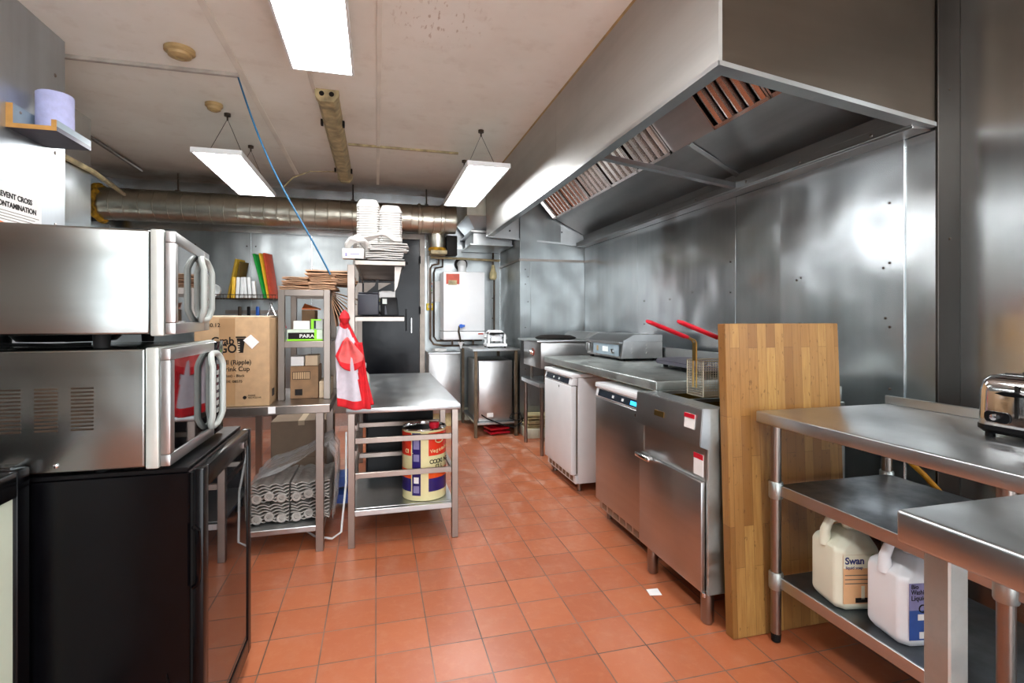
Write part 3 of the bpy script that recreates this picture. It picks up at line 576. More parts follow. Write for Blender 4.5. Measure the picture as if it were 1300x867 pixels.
# cartons within the rack
def carton(x0, x1, y0, y1, z0, z1, mat, label, rz=0, tape=None, name='carton', cat='box'):
    o = T(name, label, cat, ((x0+x1)/2, (y0+y1)/2, z0)); cx, cy = (x0+x1)/2, (y0+y1)/2
    b = obj('carton_body', MB().box(x0, x1, y0, y1, z0, z1, .002, 1), mat, o)
    if tape: obj('tape', MB().box(cx-.02, cx+.02, y0-.001, y1+.001, z1-.03, z1+.001), tape, o)
    o.rotation_euler.z = rz; return o
o = carton(-.475, -.325, 3.14, 3.34, .791, .975, 'cardboard_dark', 'brown printed carton at the bottom of the table rack')
obj('print_panel', MB().box(-.462, -.368, 3.138, 3.14, .90, .945), 'ink_black', o); obj('print_symbol', MB().box(-.45, -.41, 3.138, 3.14, .81, .845), 'ink_black', o); obj('print_windows', MB().box(-.459, -.371, 3.1372, 3.138, .903, .942), 'cardboard', o)
m = MB(); 
for i in range(7): m.box(-.45+i*.0115, -.4495+i*.0115+.002, 3.1366, 3.1372, .903, .942)
obj('print_bars', m, 'ink_black', o)
carton(-.475, -.405, 3.16, 3.3, .976, 1.03, 'white_paper', 'small white carton on the brown printed carton in the rack'); carton(-.398, -.33, 3.16, 3.3, .976, 1.035, 'cardboard_light', 'small tan carton beside the white one under the rack shelf')
carton(-.32, -.262, 3.14, 3.4, .791, .885, 'cardboard_light', 'narrow pale carton against the right post of the rack', name='narrow_carton')
o = T('glove_box', 'lime green, white and black box lettered PARA on the rack shelf', 'box', (-.4, 3.2, 1.12)); obj('box_body', MB().box(-.49, -.30, 3.13, 3.3, 1.1215, 1.185, .002, 1), 'mint', o)
obj('black_panel', MB().box(-.485, -.345, 3.1285, 3.13, 1.131, 1.168), 'ink_black', o); obj('lime_edge', MB().box(-.49, -.30, 3.128, 3.1295, 1.1215, 1.131).box(-.345, -.332, 3.128, 3.1295, 1.131, 1.185), 'lime', o)
text('PARA', .026, (-.425, 3.1278, 1.14), RX, UZ, 'white_paper', o, bold=.02, sx=1.25)
o = T('glove_box', 'upright box with a lime green edge standing on the PARA box', 'box', (-.35, 3.22, 1.186)); obj('box_body', MB().box(-.365, -.30, 3.15, 3.28, 1.1865, 1.245, .002, 1), 'grey_plastic', o); obj('lime_edge', MB().box(-.365, -.35, 3.148, 3.15, 1.1865, 1.245).box(-.35, -.31, 3.148, 3.15, 1.236, 1.245), 'lime', o); obj('dark_panel', MB().box(-.35, -.338, 3.148, 3.15, 1.19, 1.236), 'display_dark', o)
carton(-.46, -.372, 3.15, 3.29, 1.1865, 1.235, 'white_paper', 'plain white carton on the PARA box in the rack')
carton(-.435, -.36, 3.3, 3.45, 1.1215, 1.30, 'cardboard_dark', 'upright brown carton behind the white carton in the rack')
tag(obj('orange_packet', MB().plate([(-.435, 3.31, 1.302), (-.34, 3.31, 1.302), (-.34, 3.44, 1.302), (-.435, 3.44, 1.335)], (0, 0, 1), .008), 'orange'), 'orange packet lying on the upright brown carton in the rack', 'packet')
# bag shapes
def bag_bundle(x, y, z, w, d, h, rz, mat, seed, label, group=None, folds=3, name='paper_bag_bundle', cat='paper bags'):
    R = random.Random(seed); m = MB(); n = 10; loops = []
    for j in range(folds):
        z0 = z+h*j/folds; hh = h/folds*.86; ox, oy = R.uniform(-.008, .008), R.uniform(-.006, .006)
        a, b = R.uniform(0, 6), R.uniform(.002, .005)
        for_top = []
        def P(u, v, top): 
            xx = x+ox+(u-.5)*w; yy = y+oy+(v-.5)*d; e = math.sin(PI*min(1, max(0, v*1.0)))**.3*math.sin(PI*min(1, max(0, u)))**.25
            zz = z0+hh*(.5+(.5 if top else -.5)*max(e, .6))+(b*math.sin(u*7+a)+b*math.sin(v*5+a))*(.5)
            return (xx, yy, zz)
        nu, nvv = 12, 6
        T_ = [[m.bm.verts.new(P(i/nu, k/nvv, True)) for k in range(nvv+1)] for i in range(nu+1)]; B_ = [[m.bm.verts.new(P(i/nu, k/nvv, False)) for k in range(nvv+1)] for i in range(nu+1)]
        for i in range(nu):
            for k in range(nvv):
                m.bm.faces.new((T_[i][k], T_[i+1][k], T_[i+1][k+1], T_[i][k+1])); m.bm.faces.new((B_[i][k], B_[i][k+1], B_[i+1][k+1], B_[i+1][k]))
        for i in range(nu):
            m.bm.faces.new((T_[i][0], B_[i][0], B_[i+1][0], T_[i+1][0])); m.bm.faces.new((T_[i][nvv], T_[i+1][nvv], B_[i+1][nvv], B_[i][nvv]))
        for k in range(nvv):
            m.bm.faces.new((T_[0][k], T_[0][k+1], B_[0][k+1], B_[0][k])); m.bm.faces.new((T_[nu][k], B_[nu][k], B_[nu][k+1], T_[nu][k+1]))
    if rz: m.rot(rz, 'Z', (x, y, z))
    return tag(obj(name, m, mat), label, cat, group)
G = 'brown paper bags on the rack'
bag_bundle(-.445, 3.22, 1.412, .17, .25, .022, .05, 'kraft_paper', 1, 'bundle of brown paper bags at the left, lowest in the pile', G)
bag_bundle(-.30, 3.22, 1.412, .14, .26, .028, -.03, 'kraft_paper', 2, 'bundle of brown paper bags in the middle, lowest in the pile', G)
bag_bundle(-.435, 3.22, 1.436, .15, .24, .022, .0, 'kraft_paper_dark', 3, 'darker brown bag bundle, second layer at the left of the pile', G)
bag_bundle(-.305, 3.22, 1.442, .15, .24, .028, .1, 'kraft_paper', 4, 'brown bag bundle, second layer in the middle of the pile', G)
bag_bundle(-.44, 3.22, 1.461, .14, .24, .026, -.08, 'kraft_paper', 5, 'brown bag bundle with a pale edge, third layer at the left', G)
bag_bundle(-.30, 3.24, 1.472, .16, .24, .028, -.05, 'kraft_paper', 6, 'brown bag bundle, third layer in the middle of the pile', G)
bag_bundle(-.265, 3.24, 1.50, .26, .24, .03, .03, 'kraft_paper', 7, 'wide brown bag bundle lying on top of the pile', G, 2)
bag_bundle(-.18, 3.25, 1.444, .13, .26, .026, .08, 'kraft_paper_dark', 8, 'brown bag bundle overhanging the right side of the rack', G)
bag_bundle(-.185, 3.25, 1.471, .12, .24, .026, .0, 'kraft_paper', 9, 'brown bag bundle, topmost at the overhanging right side', G)
for i in range(8):
    t = math.radians(-80+i*9); L = .145; p0 = Vector((-.262, 3.12+i*.012, 1.412)); d_ = Vector((math.cos(t), 0, math.sin(t))); n_ = Vector((-d_.z, 0, d_.x))
    p0.z = 1.345+i*.0085; p0.x = -.252
    m = MB().plate([p0, p0+d_*L, p0+d_*L+Vector((0, .2, 0)), p0+Vector((0, .2, 0))], n_, .004); tag(obj('paper_bag', m, 'kraft_paper' if i % 2 else 'kraft_paper_dark'), 'flat brown paper bag fanned out and drooping over the right side of the rack', 'paper bag', 'drooping fan of brown paper bags')
# plastic-wrapped pulp carriers on the lower shelf
o = T('pulp_carrier_pack', 'grey moulded cardboard cup carriers wrapped in clear film on the lower table shelf', 'pack', (-.45, 3.2, .136))
def pulp(x0, x1, z, y0=3.02, y1=3.4):
    m = MB(); n = 26
    for i in range(6):
        zz = z+i*.0155; prof = []
        for k in range(n+1):
            u = k/n; prof.append((x0+(x1-x0)*u, zz+.012*abs(math.sin(u*PI*3+.4*i))))
        poly = prof+[(a, b+.006) for a, b in prof[::-1]]; m.prism(poly, y0+.004*i, y1, 'y')
    return m
k = 0
for x0, x1 in ((-.655, -.465), (-.455, -.255)):
    for z in (.14, .25): obj('carrier_stack', pulp(x0+.0, x1, z), 'pulp_grey', o); k += 1
for x0, x1 in ((-.655, -.465), (-.455, -.255)):
    for z in (.165, .275):
        m = MB()
        for i in range(3): m.lathe([(.022, 3.012), (.026, 3.008), (.022, 3.003), (.012, 3.004), (.011, 3.02)], (x0+.032+i*.062, 0, z+.012*(i % 2)), 14, 'y')
        obj('cup_rim', m, 'pulp_grey', o)
def film(u, v):
    a = u*2*PI*.75+PI*.98; 
    return None
m = MB(); R = random.Random(5); nu = 22; nvv = 10
prof = [(-.675, .14), (-.68, .25), (-.66, .36), (-.6, .40), (-.5, .43), (-.4, .47), (-.33, .52), (-.26, .54), (-.225, .48), (-.225, .3), (-.235, .14)]
m.grid(lambda u, v: (lambda q, fr: (prof[q][0]*(1-fr)+prof[min(q+1, 10)][0]*fr+.006*math.sin(v*23+u*9), 2.99+.44*v+.008*math.sin(u*31), prof[q][1]*(1-fr)+prof[min(q+1, 10)][1]*fr+.008*math.sin(v*17+u*13)))(min(int(u*10), 9), u*10-min(int(u*10), 9)), 40, 16)
obj('plastic_film', m, 'cling_film', o, label='clear crinkled plastic film')
bpy.data.objects[o.name]
# grey cartons behind and back table
carton(-.68, -.30, 3.70, 4.05, .0, .31, 'cardboard_grey', 'grey-brown carton on the floor behind the left table'); carton(-.68, -.30, 3.70, 4.05, .311, .56, 'cardboard_grey', 'grey-brown carton stacked on the floor carton behind the left table', tape='cardboard_light')
o = T('back_table', 'long steel table against the back wall behind the big cardboard box', 'table', (-1.6, 5.2, 0)); obj('table_top', MB().box(-2.6, -.86, 4.42, 5.2, .77, .81, .003, 1), 'top_steel', o)
for x in (-2.58, -.93):
    for yy in (4.45, 5.1): obj('leg', MB().box(x, x+.045, yy, yy+.045, 0, .77, .002, 1), 'leg_steel', o)

# ================================================================ BACK WALL RACK
o = T('wire_shelf', 'wall-mounted wire plate rack holding chopping boards on the back wall', 'rack', (-1.5, 6.1, 1.4)); m = MB()
for yy in (5.95, 6.06, 6.17): m.tube([(-2.15, yy, 1.46), (-1.04, yy, 1.46)], .004, 6)
m.tube([(-2.15, 5.95, 1.50), (-1.04, 5.95, 1.50)], .004, 6)
for i in range(38): x = -2.14+i*.0295; m.tube([(x, 6.2, 1.46), (x, 5.95, 1.46), (x, 5.95, 1.50)], .0022, 5)
obj('wire_grid', m, 'pipe_brown', o)
for x in (-2.0, -1.1): obj('bracket', MB().tube([(x, 6.24, 1.46), (x, 5.98, 1.46), (x, 6.24, 1.25)], .006, 6), 'leg_steel', o)
def cboard(x, lean, h, mat, label, t=.022, d=.15, m2=None):
    m = MB().box(x, x+t, 6.05, 6.05+d, 1.465, 1.465+h, .004, 2); m.rot(lean, 'Y', (x, 6.0, 1.465)); m.rot(-.35, 'Z', (x, 6.0, 1.465)); return tag(obj('chopping_board', m, mat), label, 'chopping board')
cboard(-1.56, .22, .43, 'tan_board', 'tan chopping board leaning right in the wall rack')
cboard(-1.505, .20, .40, 'olive_board', 'dark olive chopping board behind the tan one in the wall rack', .014)
cboard(-1.20, -.26, .50, 'green_board', 'green chopping board leaning left in the wall rack')
cboard(-1.165, -.2, .50, 'yellow_board', 'yellow chopping board between the green and red ones', .018)
cboard(-1.14, -.16, .50, 'red_board', 'red chopping board at the right end of the wall rack', .022)
for i in range(6):
    x = -1.48+i*.042; m = MB().box(x, x+.032, 5.96, 6.02, 1.465, 1.465+(.22 if i < 5 else .18), .004, 2); m.rot((-.08 if i > 2 else .05), 'Y', (x, 6, 1.465))
    tag(obj('filed_tray', m, 'yellow_board' if i == 0 else 'white_plastic'), 'pale yellow tub standing in the wall rack' if i == 0 else 'white plastic tub filed upright in the wall rack between the chopping boards', 'tub', None if i == 0 else 'white tubs in the wall rack')
for i, (x, z) in enumerate(((-1.86, 1.50), (-1.75, 1.53), (-1.65, 1.50))):
    m = MB().lathe([(.03, -.02), (.062, .0), (.066, .07), (.06, .07), (.055, .005), (.02, -.01)], (0, 0, 0), 20); m.rot([1.9, 1.3, 1.6][i], 'X', (0, 0, 0)); m.move((x, 6.03, z+.045)); tag(obj('white_bowl', m, 'white_plastic'), 'small white bowl tipped on its side in the wall rack', 'bowl', 'white bowls in the wall rack')
for i, (x, mt, lb) in enumerate(((-1.47, 'pipe_brown', 'short dark-handled knife hanging under the wall rack, leftmost'), (-1.38, 'black_plastic', 'black-handled knife hanging under the wall rack'), (-1.29, 'blue_plastic', 'blue-handled knife hanging under the wall rack'))):
    o = T('knife', lb, 'knife', (x, 6.2, 1.2)); obj('knife_handle', MB().box(x, x+.035, 6.19, 6.215, 1.26, 1.38, .008, 2), mt, o); obj('blade', MB().prism([(x+.003, 1.26), (x+.03, 1.26), (x+.03, 1.12), (x+.02, 1.08), (x+.003, 1.15)], 6.2, 6.204, 'y'), 'chrome', o)
tag(obj('magnetic_strip', MB().box(-1.6, -1.05, 6.216, 6.243, 1.30, 1.34, .003, 1), 'leg_steel'), 'steel strip on the back wall holding the knives', 'knife strip')
for i, (x, a) in enumerate(((-1.17, .5), (-1.06, -.55))):
    o = T('whisk', ['steel utensil leaning right under the red chopping board', 'steel utensil with a red tip leaning left under the red chopping board'][i], 'utensil', (x, 6.12, 1.1))
    obj('shaft', MB().tube([(x-.1*math.sin(a), 6.12, 1.12), (x+.14*math.sin(a), 6.12, 1.42)], .005, 6), 'chrome', o)
    if i: obj('grip', MB().tube([(x+.09*math.sin(-a)+.04, 6.12, 1.14), (x+.055*math.sin(-a)+.03, 6.12, 1.22)], .013, 8), 'red_plastic', o, label='red grip')
tag(obj('wall_notice', MB().box(-1.0, -.72, YB-.012, YB-.007, 1.55, 1.68), 'white_paper'), 'small white printed notice on the back wall behind the brown bags', 'notice')
for i, (x, yy, lb) in enumerate(((-1.9, 4.9, 'steel mixing bowl on the back table, left'), (-1.55, 4.85, 'steel mixing bowl on the back table beside the cardboard box'))):
    tag(obj('mixing_bowl', MB().lathe([(.06, .811), (.12, .86), (.17, .95), (.178, .952), (.165, .94), (.11, .855), (.02, .82)], (x, yy, 0), 28), 'chrome'), lb, 'bowl')

# ================================================================ CENTRE PREP TABLE
o = T('prep_table', 'long stainless prep table with open rails and lower shelf in the middle of the kitchen', 'table', (.15, 3.8, 0))
obj('table_top', MB().box(-.16, .465, 2.90, 4.66, .732, .76, .003, 2), 'top_steel', o)
for x in (-.15, .415):
    for yy in (2.905, 3.47, 4.6): obj('leg', MB().box(x, x+.036, yy, yy+.036, 0, .732, .002, 1), 'leg_steel', o)
obj('lower_shelf', MB().box(-.114, .415, 2.905, 2.93, .172, .202, .002, 1).box(-.13, .43, 2.942, 3.5, .186, .202, .002, 1), 'top_steel', o)
for z in (.565, .375): obj('front_rail', MB().box(-.113, .414, 2.908, 2.928, z, z+.03, .002, 1), 'leg_steel', o)
for z in (.53, .33, .14): obj('rear_rail', MB().box(-.113, .414, 3.508, 3.53, z, z+.03, .002, 1), 'leg_steel', o)
for z in (.64, .5, .36): obj('side_rail', MB().box(-.125, -.105, 2.942, 3.468, z, z+.02).box(.42, .44, 2.942, 3.468, z, z+.02) if z < .4 else MB().box(-.125, -.105, 2.942, 3.468, z, z+.02), 'leg_steel', o)
o = T('dark_cabinet', 'dark under-counter cabinet below the rear of the prep table', 'cabinet', (.14, 4.0, 0)); obj('body', MB().box(-.07, .385, 3.62, 4.25, .04, .70, .004, 1), 'dark_cabinet', o); obj('door', MB().box(-.06, .375, 3.595, 3.618, .07, .68, .003, 1), 'dark_cabinet', o)
for x in (-.03, .345):
    for yy in (3.66, 4.2): obj('foot', MB().cyl((x, yy, 0), (x, yy, .04), .018, 12), 'black_rubber', o)
# oil tin
o = T('oil_tin', 'large round cooking oil tin in cream, red and navy on the prep table lower shelf', 'oil tin', (.27, 3.09, .203)); tx, ty, tr = .275, 3.085, .128
prof = [(tr-.004, .203), (tr, .206), (tr, .212)]+[(tr, z/1000) for z in range(230, 600, 30)]+[(tr, .603), (tr+.002, .607), (tr, .611), (tr-.006, .611), (tr-.008, .600), (.0, .600)]
obj('drum', MB().lathe(prof, (tx, ty, 0), 48, cap=False), 'tin_cream', o); obj('lid', MB().lathe([(tr-.009, .601), (tr-.012, .604), (.03, .603), (.0, .603)], (tx, ty, 0), 40, cap=False), 'chrome', o)
obj('rim', MB().lathe([(tr-.002, .600), (tr+.003, .607), (tr-.001, .613), (tr-.007, .611), (tr-.008, .602)], (tx, ty, 0), 40, cap=False), 'chrome', o)
obj('pour_cap', MB().lathe([(.026, .604), (.03, .615), (.03, .632), (.024, .638), (.0, .638)], (tx+.055, ty-.04, 0), 20, cap=False), 'red_plastic', o, label='red screw cap')
def wrap(a0, a1, z0, z1, mat, name='printed_band', n=10, off=.001, curve=0):
    m = MB(); aa = [math.radians(a0+(a1-a0)*i/n) for i in range(n+1)]
    lo = [m.bm.verts.new((tx+(tr+off)*math.sin(a), ty-(tr+off)*math.cos(a), z0-curve*(i/n))) for i, a in enumerate(aa)]; hi = [m.bm.verts.new((tx+(tr+off)*math.sin(a), ty-(tr+off)*math.cos(a), z1)) for a in aa]
    for i in range(n): m.bm.faces.new((lo[i], lo[i+1], hi[i+1], hi[i]))
    return obj(name, m, mat, o)
for A0 in (6, -110):
    wrap(A0, A0+70, .46, .592, 'tin_red'); wrap(A0, A0+70, .33, .382, 'tin_orange'); wrap(A0, A0+70, .255, .33, 'tin_navy')
wrap(-37, -14, .235, .592, 'tin_navy')
for z0, z1 in ((.50, .56), (.43, .47), (.25, .29)): wrap(-33, -18, z0, z1, 'label_lilac', 'small_print_block', 4, .0016)
wrap(-32, -19, .305, .34, 'white_paper', 'barcode_block', 4, .0018)
def wtext(s, size, a0, z, mat, slope=0, sp=1.0, bold=.01):
    a = a0
    for ch in s:
        if ch != ' ':
            r = math.radians(a); right = (math.cos(r), math.sin(r), slope); text(ch, size, (tx+(tr+.0022)*math.sin(r), ty-(tr+.0022)*math.cos(r), z+slope*(a-a0)*.0022), right, (0, 0, 1), mat, o, bold=bold)
        a += math.degrees(size*(.62 if ch not in 'tl i' else .34)*sp/tr)
wtext('Vegetable', .03, 10, .475, 'tin_cream', .12); wtext('COOKING', .033, 8, .415, 'ink_black', 0, .98, .02); wtext('OIL', .03, 24, .388, 'ink_black')
wtext('OIL', .034, -60, .475, 'tin_cream')
m = MB(); aa = math.radians(36); cx, cy = tx+(tr+.002)*math.sin(aa), ty-(tr+.002)*math.cos(aa)
pts = [(cx+.028*math.cos(t)*math.cos(aa), cy+.028*math.cos(t)*math.sin(aa), .548+.017*math.sin(t)) for t in [2*PI*i/20 for i in range(20)]]; obj('oval_badge', m.tube(pts, .003, 6, closed=True), 'tin_cream', o)
# gantry over-shelf
o = T('gantry_shelf', 'two-tier steel over-shelf standing on the left side of the prep table', 'shelf', (0, 3.6, .76))
for yy in (2.945, 4.45): obj('post', MB().box(-.155, -.115, yy, yy+.03, .761, 1.545, .002, 1), 'leg_steel', o)
for z, x1, y1 in ((1.545, .155, 4.5), (1.235, .15, 4.45)): obj('shelf_board', MB().box(-.113, x1, 2.925, y1, z+.022, z+.03).box(-.113, x1, 2.925, 2.935, z, z+.03).box(x1-.01, x1, 2.935, y1, z, z+.03).box(-.113, -.105, 2.935, y1, z, z+.03), 'leg_steel', o)
obj('corner_cap', MB().box(.155, .17, 2.925, 2.94, 1.55, 1.565), 'black_rubber', o); obj('shelf_bracket', MB().plate([(.10, 3.0, 1.545), (.14, 3.0, 1.545), (.115, 3.0, 1.43), (.10, 3.0, 1.40)], (0, 1, 0), .02), 'leg_steel', o)
obj('shelf_bracket', MB().plate([(-.10, 4.4, 1.545), (.12, 4.4, 1.545), (-.10, 4.4, 1.42)], (0, 1, 0), .02), 'leg_steel', o)
# foam containers: nested stacks
def foam_tray():
    m = MB(); w1, d1, w2, d2, h = .044, .08, .064, .10, .045
    def L(w_, d_, z, b=.012): return [(w_-b, -d_, z), (w_, -d_+b, z), (w_, d_-b, z), (w_-b, d_, z), (-w_+b, d_, z), (-w_, d_-b, z), (-w_, -d_+b, z), (-w_+b, -d_, z)]
    m.loft([L(w1-.003, d1-.003, h-.003), L(w2-.003, d2-.003, 0), L(w2, d2, 0), L(w2, d2, .004), L(w1+.004, d1+.004, h-.004), L(w1, d1, h)], True)
    return m
first = None
for cxx, nn, lab, zt in ((-.045, 24, 'white foam food container nested in the left stack on top of the over-shelf', 0), (.08, 22, 'white foam food container nested in the right stack on top of the over-shelf', 0)):
    for i in range(nn):
        if first is None: q = first = obj('foam_container', foam_tray(), 'foam_white', smooth=15)
        else: q = first.copy(); COL.objects.link(q)
        q.location = (cxx+.0012*math.sin(i*2.1), 3.13, 1.5755+.0135*i+.0); tag(q, lab, 'food container', 'left nested foam stack' if cxx < 0 else 'right nested foam stack')
# white bags draped in front
GB = 'white carrier bags on the over-shelf'
for i, (x, z, w_, rz, lb) in enumerate(((.035, 1.577, .20, .02, 'flat pack of white carrier bags, lowest on the over-shelf'), (.04, 1.60, .205, -.03, 'flat pack of white carrier bags, second from the bottom'), (.05, 1.625, .21, .06, 'crumpled pack of white carrier bags, third from the bottom'), (.06, 1.65, .2, -.12, 'crumpled pack of white carrier bags, second from the top'))):
    bag_bundle(x+.01, 2.985, z, w_, .085, .024, rz, 'foam_white', 20+i, lb, GB, 2, 'carrier_bag_pack', 'bags')
m = MB(); m.grid(lambda u, v: (-.10+.24*u, 2.945+.05*v+.006*math.sin(u*11), 1.68+.075*math.exp(-((u-.62)/.22)**2)*(.6+.4*v)+.02*math.sin(u*6.5)*(1-v)+.006*math.sin(v*9)), 24, 8)
tag(obj('loose_carrier_bag', m, 'foam_white', solid=.008), 'loose crumpled white bag draped over the bag packs', 'bag')
m = MB(); m.grid(lambda u, v: (-.165+.12*u, 2.945+.06*v, 1.64+.09*math.sin(u*PI)*.6+.02*math.sin(u*8+v*5)), 12, 6)
tag(obj('loose_carrier_bag', m, 'foam_white', solid=.014), 'loose crumpled white bag bulging at the left end of the over-shelf', 'bag')
o = T('small_box', 'small white and lilac box on the left corner of the over-shelf', 'box', (-.115, 2.96, 1.576)); obj('box_body', MB().box(-.18, -.068, 2.93, 3.0, 1.577, 1.632, .002, 1), 'white_paper', o); obj('purple_print', MB().box(-.165, -.155, 2.9285, 2.93, 1.588, 1.607).box(-.14, -.09, 2.9285, 2.93, 1.6, 1.604), 'label_lilac', o)
# printer and card terminal
o = T('label_printer', 'square dark navy till printer on the over-shelf lower board', 'printer', (-.045, 3.02, 1.266)); obj('housing', MB().box(-.10, .013, 2.94, 3.09, 1.267, 1.385, .006, 3), 'dark_navy', o); obj('lid', MB().box(-.098, .011, 2.945, 3.085, 1.386, 1.394, .003, 1), 'dark_navy', o)
obj('paper_slot', MB().box(-.07, -.02, 2.939, 2.942, 1.39, 1.393), 'ink_black', o)
o = T('card_terminal', 'black till device with a small grey screen on the over-shelf lower board', 'terminal', (.07, 3.0, 1.266)); obj('housing', MB().hull([(.022, 2.94, 1.267), (.122, 2.94, 1.267), (.122, 3.05, 1.267), (.022, 3.05, 1.267), (.022, 2.955, 1.368), (.112, 2.955, 1.368), (.112, 3.05, 1.368), (.022, 3.05, 1.368)], .004, 2), 'black_plastic', o)
obj('screen', MB().plate([(.032, 2.9435, 1.33), (.056, 2.9435, 1.33), (.056, 2.9478, 1.358), (.032, 2.9478, 1.358)], (0, -1, .1), .002), 'grey_plastic', o); obj('side_strip', MB().plate([(.045, 2.938, 1.27), (.058, 2.938, 1.27), (.05, 2.942, 1.32), (.045, 2.942, 1.32)], (0, -1, 0), .002), 'dark_navy', o)
tag(obj('dark_bracket', MB().prism([(-.055, 1.396), (.01, 1.396), (.01, 1.47), (.002, 1.47), (-.01, 1.435)], 3.0, 3.06, 'y'), 'black_plastic'), 'black triangular holder standing on the till printer', 'holder')
bag_bundle(.06, 3.13, 1.37-.10, .09, .12, .155, .1, 'white_paper', 31, 'bunch of crumpled white paper behind the till device', None, 2, 'crumpled_paper', 'paper')
bag_bundle(-.04, 3.25, 1.267, .12, .2, .15, .1, 'mop_cream', 33, 'crumpled cream bag behind the till printer', None, 2, 'crumpled_bag', 'bag')
# red and white cloth
o = T('apron', 'red and white cloth hanging from the left corner of the gantry shelf', 'cloth', (-.15, 2.89, .75))
def cw(v): return .02+.035*min(1, v*4)+.055*v
def main(u, v):
    z = 1.235-.455*v-.02*math.sin(u*3); c = -.168+.06*v; wd = cw(v); x = c+(u-.5)*2*wd*.85
    return (x, 2.885-.018*math.sin(u*9+v*3)*(0.4+v)-.012*math.sin(u*4), z-.04*(1-u)*v*0)
m = MB(); m.grid(main, 26, 40, lambda u, v: 1 if (u > .78+.1*math.sin(v*6) or v > .9 or v < .06) else 0); obj('cloth_panel', m, ['white_cloth', 'red_cloth'], o, solid=.006)
def flap(u, v):
    z = 1.15-.15*v-(.035*math.sin(u*PI))*v+.05*(abs(u-.45))*(1-v)*-1; x = -.15+(u-.5)*.13*(.25+v*1.0 if v < .6 else 1.15-.5*v)*1.3; return (x+.02*v, 2.862-.014*math.sin(u*8+1), z)
m = MB(); m.grid(flap, 20, 18, lambda u, v: 0 if (v > .8 or u < .12) else 1); obj('folded_flap', m, ['red_cloth', 'pink_cloth'], o, solid=.006)
obj('knot', MB().lathe([(.004, -.04), (.02, -.028), (.028, -.005), (.02, .02), (.008, .034), (.003, .04)], (-.165, 2.878, 1.255), 14), 'red_cloth', o)
m = MB(); m.grid(lambda u, v: (-.10+.012*u+.045*v+(u-.5)*.026, 2.872-.01*math.sin(u*5+v*4), 1.12-.36*v), 6, 24); obj('side_band', m, 'red_cloth', o, solid=.006)
tag(obj('wall_hook', MB().tube([(-.155, 2.944, 1.28), (-.16, 2.90, 1.28), (-.165, 2.89, 1.265), (-.165, 2.885, 1.28)], .003, 6), 'chrome'), 'small steel hook carrying the red and white cloth', 'hook')
# bottle on the table
o = T('spray_bottle', 'clear blue-labelled bottle on the prep table behind the cloth', 'bottle', (-.07, 3.1, .76)); obj('bottle_body', MB().lathe([(.033, .761), (.036, .77), (.036, .90), (.03, .925), (.014, .945), (.014, .96)], (-.075, 3.12, 0), 24), 'mint', o); obj('bottle_label', MB().lathe([(.0365, .79), (.0367, .87)], (-.075, 3.12, 0), 24, cap=False), 'sky_bottle', o, label='blue label'); obj('bottle_cap', MB().lathe([(.017, .96), (.017, .985), (.014, .99)], (-.075, 3.12, 0), 18), 'white_plastic', o)
m = MB(); m.tube([(-.18, 3.3, .55), (-.17, 3.1, .3), (-.19, 3.0, .06), (-.24, 3.02, .02), (-.34, 3.1, .012), (-.40, 3.2, .012)], .006, 8); tag(obj('white_cable', m, 'white_plastic'), 'white cable trailing on the floor between the left table and the prep table', 'cable')
bag_bundle(-.20, 3.62, .02, .12, .2, .22, 0, 'label_blue', 41, 'crumpled blue bag on the floor behind the prep table leg', None, 2, 'blue_bag', 'bag')

# ================================================================ BACK CENTRE: boiler, cabinet, table
o = T('boiler', 'white wall-mounted gas boiler on the back wall', 'boiler', (1.0, 6.0, 1.0))
obj('casing', MB().box(.745, 1.23, 5.90, YB-.007, 1.10, 1.79, .008, 3), 'white_enamel', o); obj('lower_cover', MB().box(.745, 1.23, 5.895, YB-.007, 1.0, 1.095, .008, 3), 'white_enamel', o)
obj('flue_elbow', MB().tube([(.99, 6.08, 1.79), (.99, 6.08, 1.86), (1.0, 6.12, 1.90), (1.0, 6.235, 1.91)], .05, 20), 'white_plastic', o); obj('flue_ring', MB().lathe([(.08, 6.243), (.08, 6.22), (.055, 6.215)], (1.0, 0, 1.91), 24, 'y'), 'soot_black', o)
obj('warning_label', MB().box(.775, .93, 5.898, 5.90, 1.645, 1.765), 'red_board', o, label='red and yellow warning label'); obj('label_patch', MB().box(.80, .9, 5.8965, 5.898, 1.635, 1.69), 'dirty_cream', o); obj('maker_mark', MB().box(1.15, 1.21, 5.893, 5.895, 1.06, 1.075), 'red_board', o)
for x in (.87, 1.0, 1.12): obj('pipe_stub', MB().cyl((x, 6.06, .93), (x, 6.06, 1.0), .012, 10), 'pipe_copper', o)
o = T('drain_tap', 'blue tap with a grey hose and white funnel in front of the boiler', 'tap', (.94, 5.88, .95)); obj('tap_knob', MB().cyl((.945, 5.86, 1.16), (.945, 5.894, 1.16), .022, 14).box(.93, .99, 5.865, 5.885, 1.15, 1.175, .004, 1), 'blue_plastic', o); obj('hose', MB().tube([(.925, 5.875, 1.16), (.915, 5.865, 1.1), (.93, 5.865, 1.03), (.94, 5.87, .97)], .011, 8), 'pipe_brown', o); obj('funnel', MB().lathe([(.04, .975), (.012, .93), (.01, .9)], (.945, 5.875, 0), 16), 'white_plastic', o)
conduit([(.72, 6.14, 1.97), (.72, 6.14, 1.9), (.64, 6.14, 1.88), (.62, 6.14, 1.84), (.62, 6.14, 1.0), (.66, 6.14, .94), (.78, 6.14, .92), (1.2, 6.14, .92)], 'outer dark copper pipe looping round the left side of the boiler', .012, 'pipe_copper', 'copper_pipe', 'pipe')
